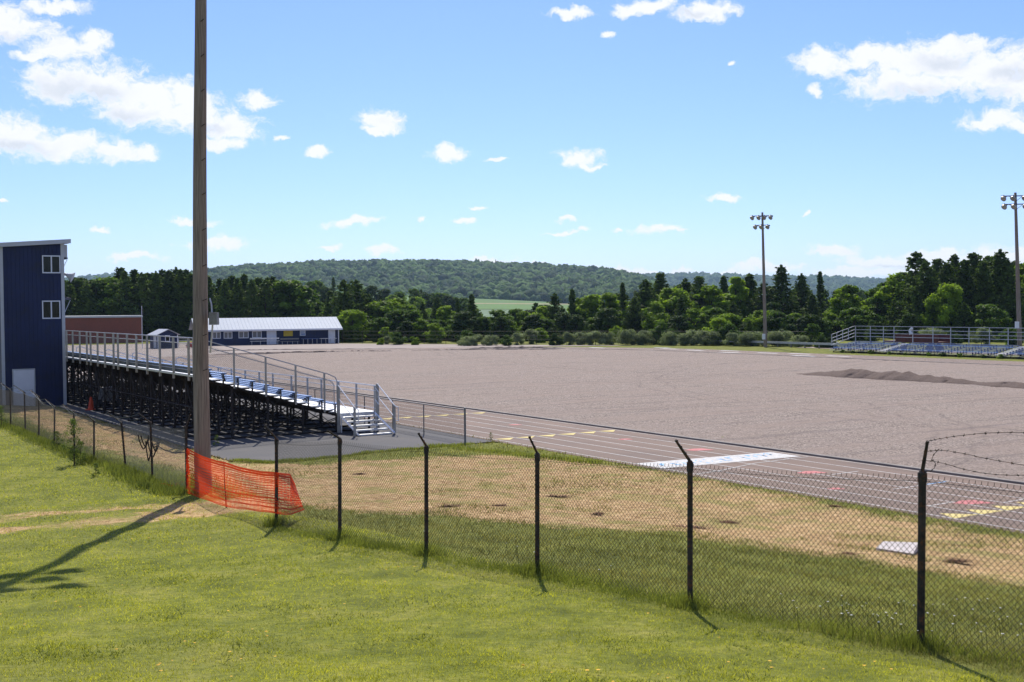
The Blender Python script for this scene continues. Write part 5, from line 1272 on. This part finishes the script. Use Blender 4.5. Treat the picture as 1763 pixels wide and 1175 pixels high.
# clover and coarse weeds in patches of the lawn
x, y = scatter(60000, 9.5, 40, 1.2); A, B = x * ux + y * uy, x * vx + y * vy; pt = smoothn(x, y, 1.3, 9)
k = (drymap(A, B) < -.2) & (B < 10.5) & (pt > .25); x, y = x[k], y[k]; sc = np.clip(y / 18, .8, 2)
blades('clover_patches', x, y, rng.uniform(.02, .05, len(x)), .022 * sc, rng.uniform(.6, 2, len(x)), M['weed'], .5 + rng.normal(0, .2, len(x)))
# straw
x, y = scatter(460000, 17, 72, 1.1); A, B = x * ux + y * uy, x * vx + y * vy; dry = drymap(A, B) + smoothn(x, y, 1.7, 3) * .8 + rng.normal(0, .35, len(x))
k = (dry > -.1) & (B < 26) & (seg_sd(A, B, PADP) < .02); x, y = x[k], y[k]; sc = np.clip(y / 22, .8, 2.4); h = rng.uniform(.008, .035, len(x)) * sc ** .5
blades('dry_straw', x, y, h, .012 * sc, rng.uniform(1, 5, len(x)), M['straw'], .42 + smoothn(x, y, 1.1, 14) * .42 + rng.normal(0, .26, len(x)))
# tall grass under the fences
def along(p, q, n, wd):
    t = rng.random(n); return p[0] + (q[0] - p[0]) * t + rng.normal(0, wd, n), p[1] + (q[1] - p[1]) * t + rng.normal(0, wd, n)
X_, Y_, H_ = [], [], []
for i in range(len(seq) - 1):
    n = 3200 if i < 4 else 2600; a_, b_ = along(seq[i][0], seq[i + 1][0], n, .20); X_.append(a_); Y_.append(b_); H_.append(rng.uniform(.02, .11, n) * (1 + .8 * smoothn(a_, b_, 1.2, 21)))
for s_ in seq + [(lf[i][0],) for i in range(6)]:
    n = 500; a_ = s_[0][0] + rng.normal(0, .12, n); b_ = s_[0][1] + rng.normal(0, .12, n); X_.append(a_); Y_.append(b_); H_.append(rng.uniform(.06, .28, n))
for i in range(9):
    n = 1700; a_, b_ = along(lf[i][0], lf[i + 1][0], n, .28); X_.append(a_); Y_.append(b_); H_.append(rng.uniform(.05, .22, n))
n = 5000; a_, b_ = along(lf[0][0], lf[2][0], n, .4); X_.append(a_); Y_.append(b_ - .1); H_.append(rng.uniform(.08, .32, n))
for (a1_, b1_), (a2_, b2_) in zip(((43.3, 14.9), (42.2, 15.6), (42.0, 17), (42.3, 19), (42.8, 21.8)), ((42.2, 15.6), (42.0, 17), (42.3, 19), (42.8, 21.8), (42.8, 24.6))):
    a_, b_ = along(W(a1_, b1_), W(a2_, b2_), 900, .16); X_.append(a_); Y_.append(b_); H_.append(rng.uniform(.03, .12, 900))
n = 2500; a_, b_ = along(W(43.5, 23.0), W(35, 25.2), n, .25); X_.append(a_); Y_.append(b_); H_.append(rng.uniform(.04, .16, n))
x, y, h = np.concatenate(X_), np.concatenate(Y_), np.concatenate(H_)
blades('tall_grass', x, y, h, .012 * np.clip(y / 16, .9, 2.4), rng.uniform(.1, .7, len(x)), M['weed'], .5 + smoothn(x, y, 1.4, 8) * .25 + rng.normal(0, .18, len(x)))
# flowers
def flowers(name, pts, size, mat, hgt):
    n = len(pts); x, y = pts[:, 0], pts[:, 1]; z = gz(x, y) + hgt; V = []
    c = np.stack([x, y, z], 1); k = 6; out = []
    tl = rng.normal(0, .25, (n, 2))
    for i in range(k):
        t0, t1 = 6.283 * i / k, 6.283 * (i + 1) / k; s = size[:, None]
        p0 = c + np.stack([np.cos(t0) + 0 * x, np.sin(t0) + 0 * x, tl[:, 0]], 1) * s; p1 = c + np.stack([np.cos(t1) + 0 * x, np.sin(t1) + 0 * x, tl[:, 0] * .7], 1) * s
        out.append(np.stack([c + np.array([0, 0, .004]), p0, p1], 1).reshape(-1, 3))
    o = npmesh(name, np.concatenate(out), 3, mat, tint=np.full(n * k, .5)); tag(o, kind='stuff')
x, y = scatter(700, 10, 34, 1.0); A, B = x * ux + y * uy, x * vx + y * vy; k = (drymap(A, B) < -.3) & (B < 9.6) & (smoothn(x, y, .9, 31) + rng.normal(0, .35, len(x)) > .35)
flowers('yellow_lawn_flowers', np.stack([x[k], y[k]], 1), rng.uniform(.012, .022, k.sum()), M['petaly'], .05)
pts = []
for i, (px, py) in enumerate([(1430, 1062), (1450, 1072), (1475, 1078), (1492, 1080), (1510, 1085), (1465, 1088), (1445, 1080), (1500, 1068), (1530, 1090), (1520, 1102), (1575, 1070), (1618, 1072), (1620, 1088), (1640, 1050), (1700, 1098), (1710, 1092), (1720, 1118), (1680, 1060), (1655, 1110), (1600, 1118), (1560, 1104), (730, 932), (880, 955), (900, 970), (1035, 1000), (1548, 1075), (1390, 1078), (1350, 1060), (1740, 1085), (1755, 1100), (1690, 1120)]):
    q = atg(px, py + 8)
    for k in range(2): pts.append((q[0] + rng.normal(0, .09), q[1] + rng.normal(0, .09)))
pts = np.array(pts); n = len(pts); hh = rng.uniform(.2, .34, n)
z0 = gz(pts[:, 0], pts[:, 1]); flowers('white_wildflowers', pts, rng.uniform(.008, .019, n), M['petalw'], hh)
mb = MB()
for (x, y), h, z in zip(pts, hh, z0): mb.tube((x + .03, y, z - .02), (x, y, z + h), .003, n=3, cap=False)
o = mb.build('wildflower_stems', M['weed']); tag(o, kind='stuff')

# ------------------------------------------------------------------ hillside with crops, wooded hills
def hill(name, D, prof, depth, mat, seed, amp, px0, px1, base=-3.0, nxn=220, nd=60, shape=1.0):
    r_ = np.random.default_rng(seed); pxs = np.linspace(px0, px1, nxn); tops = np.interp(pxs, [p[0] for p in prof], [p[1] for p in prof]); V = []
    crest = [atD(a, b, D) for a, b in zip(pxs, tops)]
    for j in range(nd + 1):
        f = j / nd; Dj = D - depth * (1 - f) if f <= 1 else D; 
        for i in range(nxn):
            X_ = crest[i][0] * (1 + 0 * f); zc = crest[i][2]; s = f ** shape; s = s * s * (3 - 2 * s) * .45 + s * .55
            X2 = X_ * (Dj / D) ** .6; V.append((X2, Dj, base + (zc - base) * s))
    V = np.array(V); V[:, 2] += amp * smoothn(V[:, 0], V[:, 1], .012, seed) * np.repeat(np.linspace(0, 1, nd + 1), nxn) * np.repeat(1 - np.linspace(0, 1, nd + 1) ** 6, nxn)
    back = V[-nxn:].copy(); back[:, 1] += depth * .8; back[:, 2] = base; V = np.concatenate([V, back]); nd2 = nd + 1
    F_ = []
    for j in range(nd2):
        for i in range(nxn - 1): k = j * nxn + i; F_.append((k, k + 1, k + nxn + 1, k + nxn))
    me = bpy.data.meshes.new(name); me.from_pydata(V.tolist(), [], F_); me.materials.append(mat); a_ = me.attributes.new('tint', 'FLOAT', 'POINT'); a_.data.foreach_set('value', (.35 + .25 * smoothn(V[:, 0], V[:, 1], .03, 4)).astype(np.float32))
    me.polygons.foreach_set('use_smooth', [True] * len(me.polygons)); o = bpy.data.objects.new(name, me); C.objects.link(o); tag(o, kind='structure')
    return V, nxn, nd
def canopy(name, hv, n, size, mat, seed, fmin=.0):
    V, nxn, nd = hv; r_ = np.random.default_rng(seed)
    f = r_.random(n) * (nd - .01) * (1 - fmin) + fmin * nd; f[: n // 9] = nd - .02 - r_.random(n // 9) * 1.5; i = r_.random(n) * (nxn - 1.01); j = f.astype(int); ii = i.astype(int); fj, fi = f - j, i - ii
    g = V.reshape(-1, nxn, 3); P = (g[j, ii] * ((1 - fj) * (1 - fi))[:, None] + g[j, ii + 1] * ((1 - fj) * fi)[:, None] + g[j + 1, ii] * (fj * (1 - fi))[:, None] + g[j + 1, ii + 1] * (fj * fi)[:, None])
    # lumpy dome: rings of vertices
    nr, ns = 4, 8; R = size * np.clip(np.exp(r_.normal(-.08, .30, n)), .5, 1.75); dome = []
    for a in range(nr):
        el_ = math.radians([-20, 18, 48, 76][a]); 
        for b in range(ns): t = 2 * math.pi * (b + .5 * (a % 2)) / ns; dome.append((math.cos(el_) * math.cos(t), math.cos(el_) * math.sin(t), math.sin(el_)))
    dome = np.array(dome); K = len(dome); Vt = P[:, None, :] + dome[None] * (R[:, None] * (1 + r_.normal(0, .16, (n, K))))[:, :, None] * np.array([1, 1, .95]) + np.array([0, 0, 1.0]) * (R * .55)[:, None, None]
    base_f = []
    for a in range(nr - 1):
        for b in range(ns): b2 = (b + 1) % ns; base_f.append((a * ns + b, a * ns + b2, (a + 1) * ns + b2, (a + 1) * ns + b))
    base_f = np.array(base_f); cap = np.array([[3 * ns + q for q in (0, 1, 2, 3)], [3 * ns + q for q in (3, 4, 5, 6)], [3 * ns + q for q in (6, 7, 0, 3)]]); base_f = np.concatenate([base_f, cap])
    Fa = (base_f[None] + (np.arange(n) * K)[:, None, None]).reshape(-1, 4)
    me = bpy.data.meshes.new(name); me.vertices.add(n * K); me.vertices.foreach_set('co', Vt.astype(np.float32).ravel()); me.loops.add(len(Fa) * 4); me.loops.foreach_set('vertex_index', Fa.astype(np.int32).ravel())
    me.polygons.add(len(Fa)); me.polygons.foreach_set('loop_start', np.arange(0, len(Fa) * 4, 4, dtype=np.int32))
    a_ = me.attributes.new('tint', 'FLOAT', 'POINT'); tv = np.clip(.47 + r_.normal(0, .36, n) + .15 * smoothn(P[:, 0], P[:, 1], .01, 7), 0, 1); a_.data.foreach_set('value', np.repeat(tv, K).astype(np.float32))
    me.materials.append(mat); me.update(calc_edges=True); o = bpy.data.objects.new(name, me); C.objects.link(o); tag(o, kind='stuff')
profA = [(250, 500), (330, 478), (370, 470), (430, 464), (520, 460), (545, 458), (600, 458), (640, 457), (700, 456), (780, 457), (850, 460), (900, 461), (940, 463), (975, 466), (1010, 469), (1050, 472), (1085, 478), (1110, 487), (1135, 498), (1180, 520), (1220, 531)]
profA = [(a, b + 7) for a, b in profA]
hvA = hill('wooded_hill', 2300, profA, 900, M['forest'], 3, 5, 250, 1220, base=6)
canopy('hillside_forest', hvA, 24000, 6.8, M['forest'], 5, .02)
profB = [(-200, 470), (60, 474), (130, 472), (200, 467), (330, 474), (450, 480), (900, 500), (1050, 484), (1120, 476), (1160, 473), (1220, 475), (1290, 477), (1380, 479), (1430, 480), (1500, 484), (1600, 492), (1700, 500), (2000, 505)]
profB = [(a, b + (7 if a > 1000 else 15)) for a, b in profB]
hvB = hill('distant_wooded_ridge', 4800, profB, 1500, M['forestfar'], 8, 10, -200, 2000, base=-5)
canopy('distant_forest', hvB, 24000, 11, M['forestfar'], 6, .25)
# crop hillside
def crop(name, D0, D1, px0, px1, y0s, y1s, col, seed, hz=0):
    """a strip of the rise between two photo heights"""
    t = simple(name + '_cover', col, .95, 0, .18, .05); mb = MB(); n = 24; pr = None
    for i in range(n + 1):
        f = i / n; px = px0 + (px1 - px0) * f; c = [atD(px, y0s(f), D0), atD(px, y1s(f), D1)]
        if pr: mb.quad(pr[0], c[0], c[1], pr[1])
        pr = c
    o = mb.build(name, t); tag(o, kind='structure')
crop('pale_crop_strip', 560, 700, 480, 1130, lambda f: 552, lambda f: 534 + .5 * math.sin(f * 9), (.11, .17, .085), 1)
crop('green_crop_strip', 700, 860, 480, 1130, lambda f: 533.6 + .5 * math.sin(f * 9), lambda f: 524.8 - 2 * math.sin(f * 3.1) + 2 * f, (.075, .16, .017), 2)
crop('cut_hay_strip', 860, 900, 480, 1120, lambda f: 524.6 - 2 * math.sin(f * 3.1) + 2 * f, lambda f: 522.6 - 2 * math.sin(f * 3.1) + 2.5 * f, (.23, .21, .09), 3)
crop('upper_crop_strip', 900, 1100, 470, 950, lambda f: 522.2 - 1.2 * math.sin(f * 3.1) + 1.5 * f, lambda f: 511 - 2 * math.sin(f * 3.1) + 9.5 * f ** 2, (.07, .145, .017), 4)
mb = MB(); pr = None
for i in range(40):
    f = i / 39; px = 380 + 800 * f; c = [atD(px, 555, 520), atD(px, 553, 560), atD(px, 533, 705), atD(px, 528 - 4 * math.sin(f * 3.1), 870), atD(px, 526, 1110), atD(px, 524, 1500)]
    c = [(p[0], p[1], p[2] - .6) for p in c]
    if pr:
        for k in range(5): mb.quad(pr[k], c[k], c[k + 1], pr[k + 1])
    pr = c
o = mb.build('crop_hillside', simple('rough_pasture', (.10, .14, .035), .95, 0, .3, .03)); tag(o, kind='structure')

# ------------------------------------------------------------------ air
bpy.context.view_layer.update()
hz = NT('haze_air'); hz.t.nodes.clear(); o_ = hz.t.nodes.new('ShaderNodeOutputMaterial'); pv = hz.t.nodes.new('ShaderNodeVolumePrincipled')
pv.inputs['Color'].default_value = (.55, .78, 1.0, 1); pv.inputs['Density'].default_value = .000065; pv.inputs['Anisotropy'].default_value = .25
hz.t.links.new(pv.outputs[0], o_.inputs['Volume'])
mb = MB(); mb.box(-9200, 9200, -2100, 10800, -9, 165); o = mb.build('haze', hz.m); tag(o, kind='stuff')
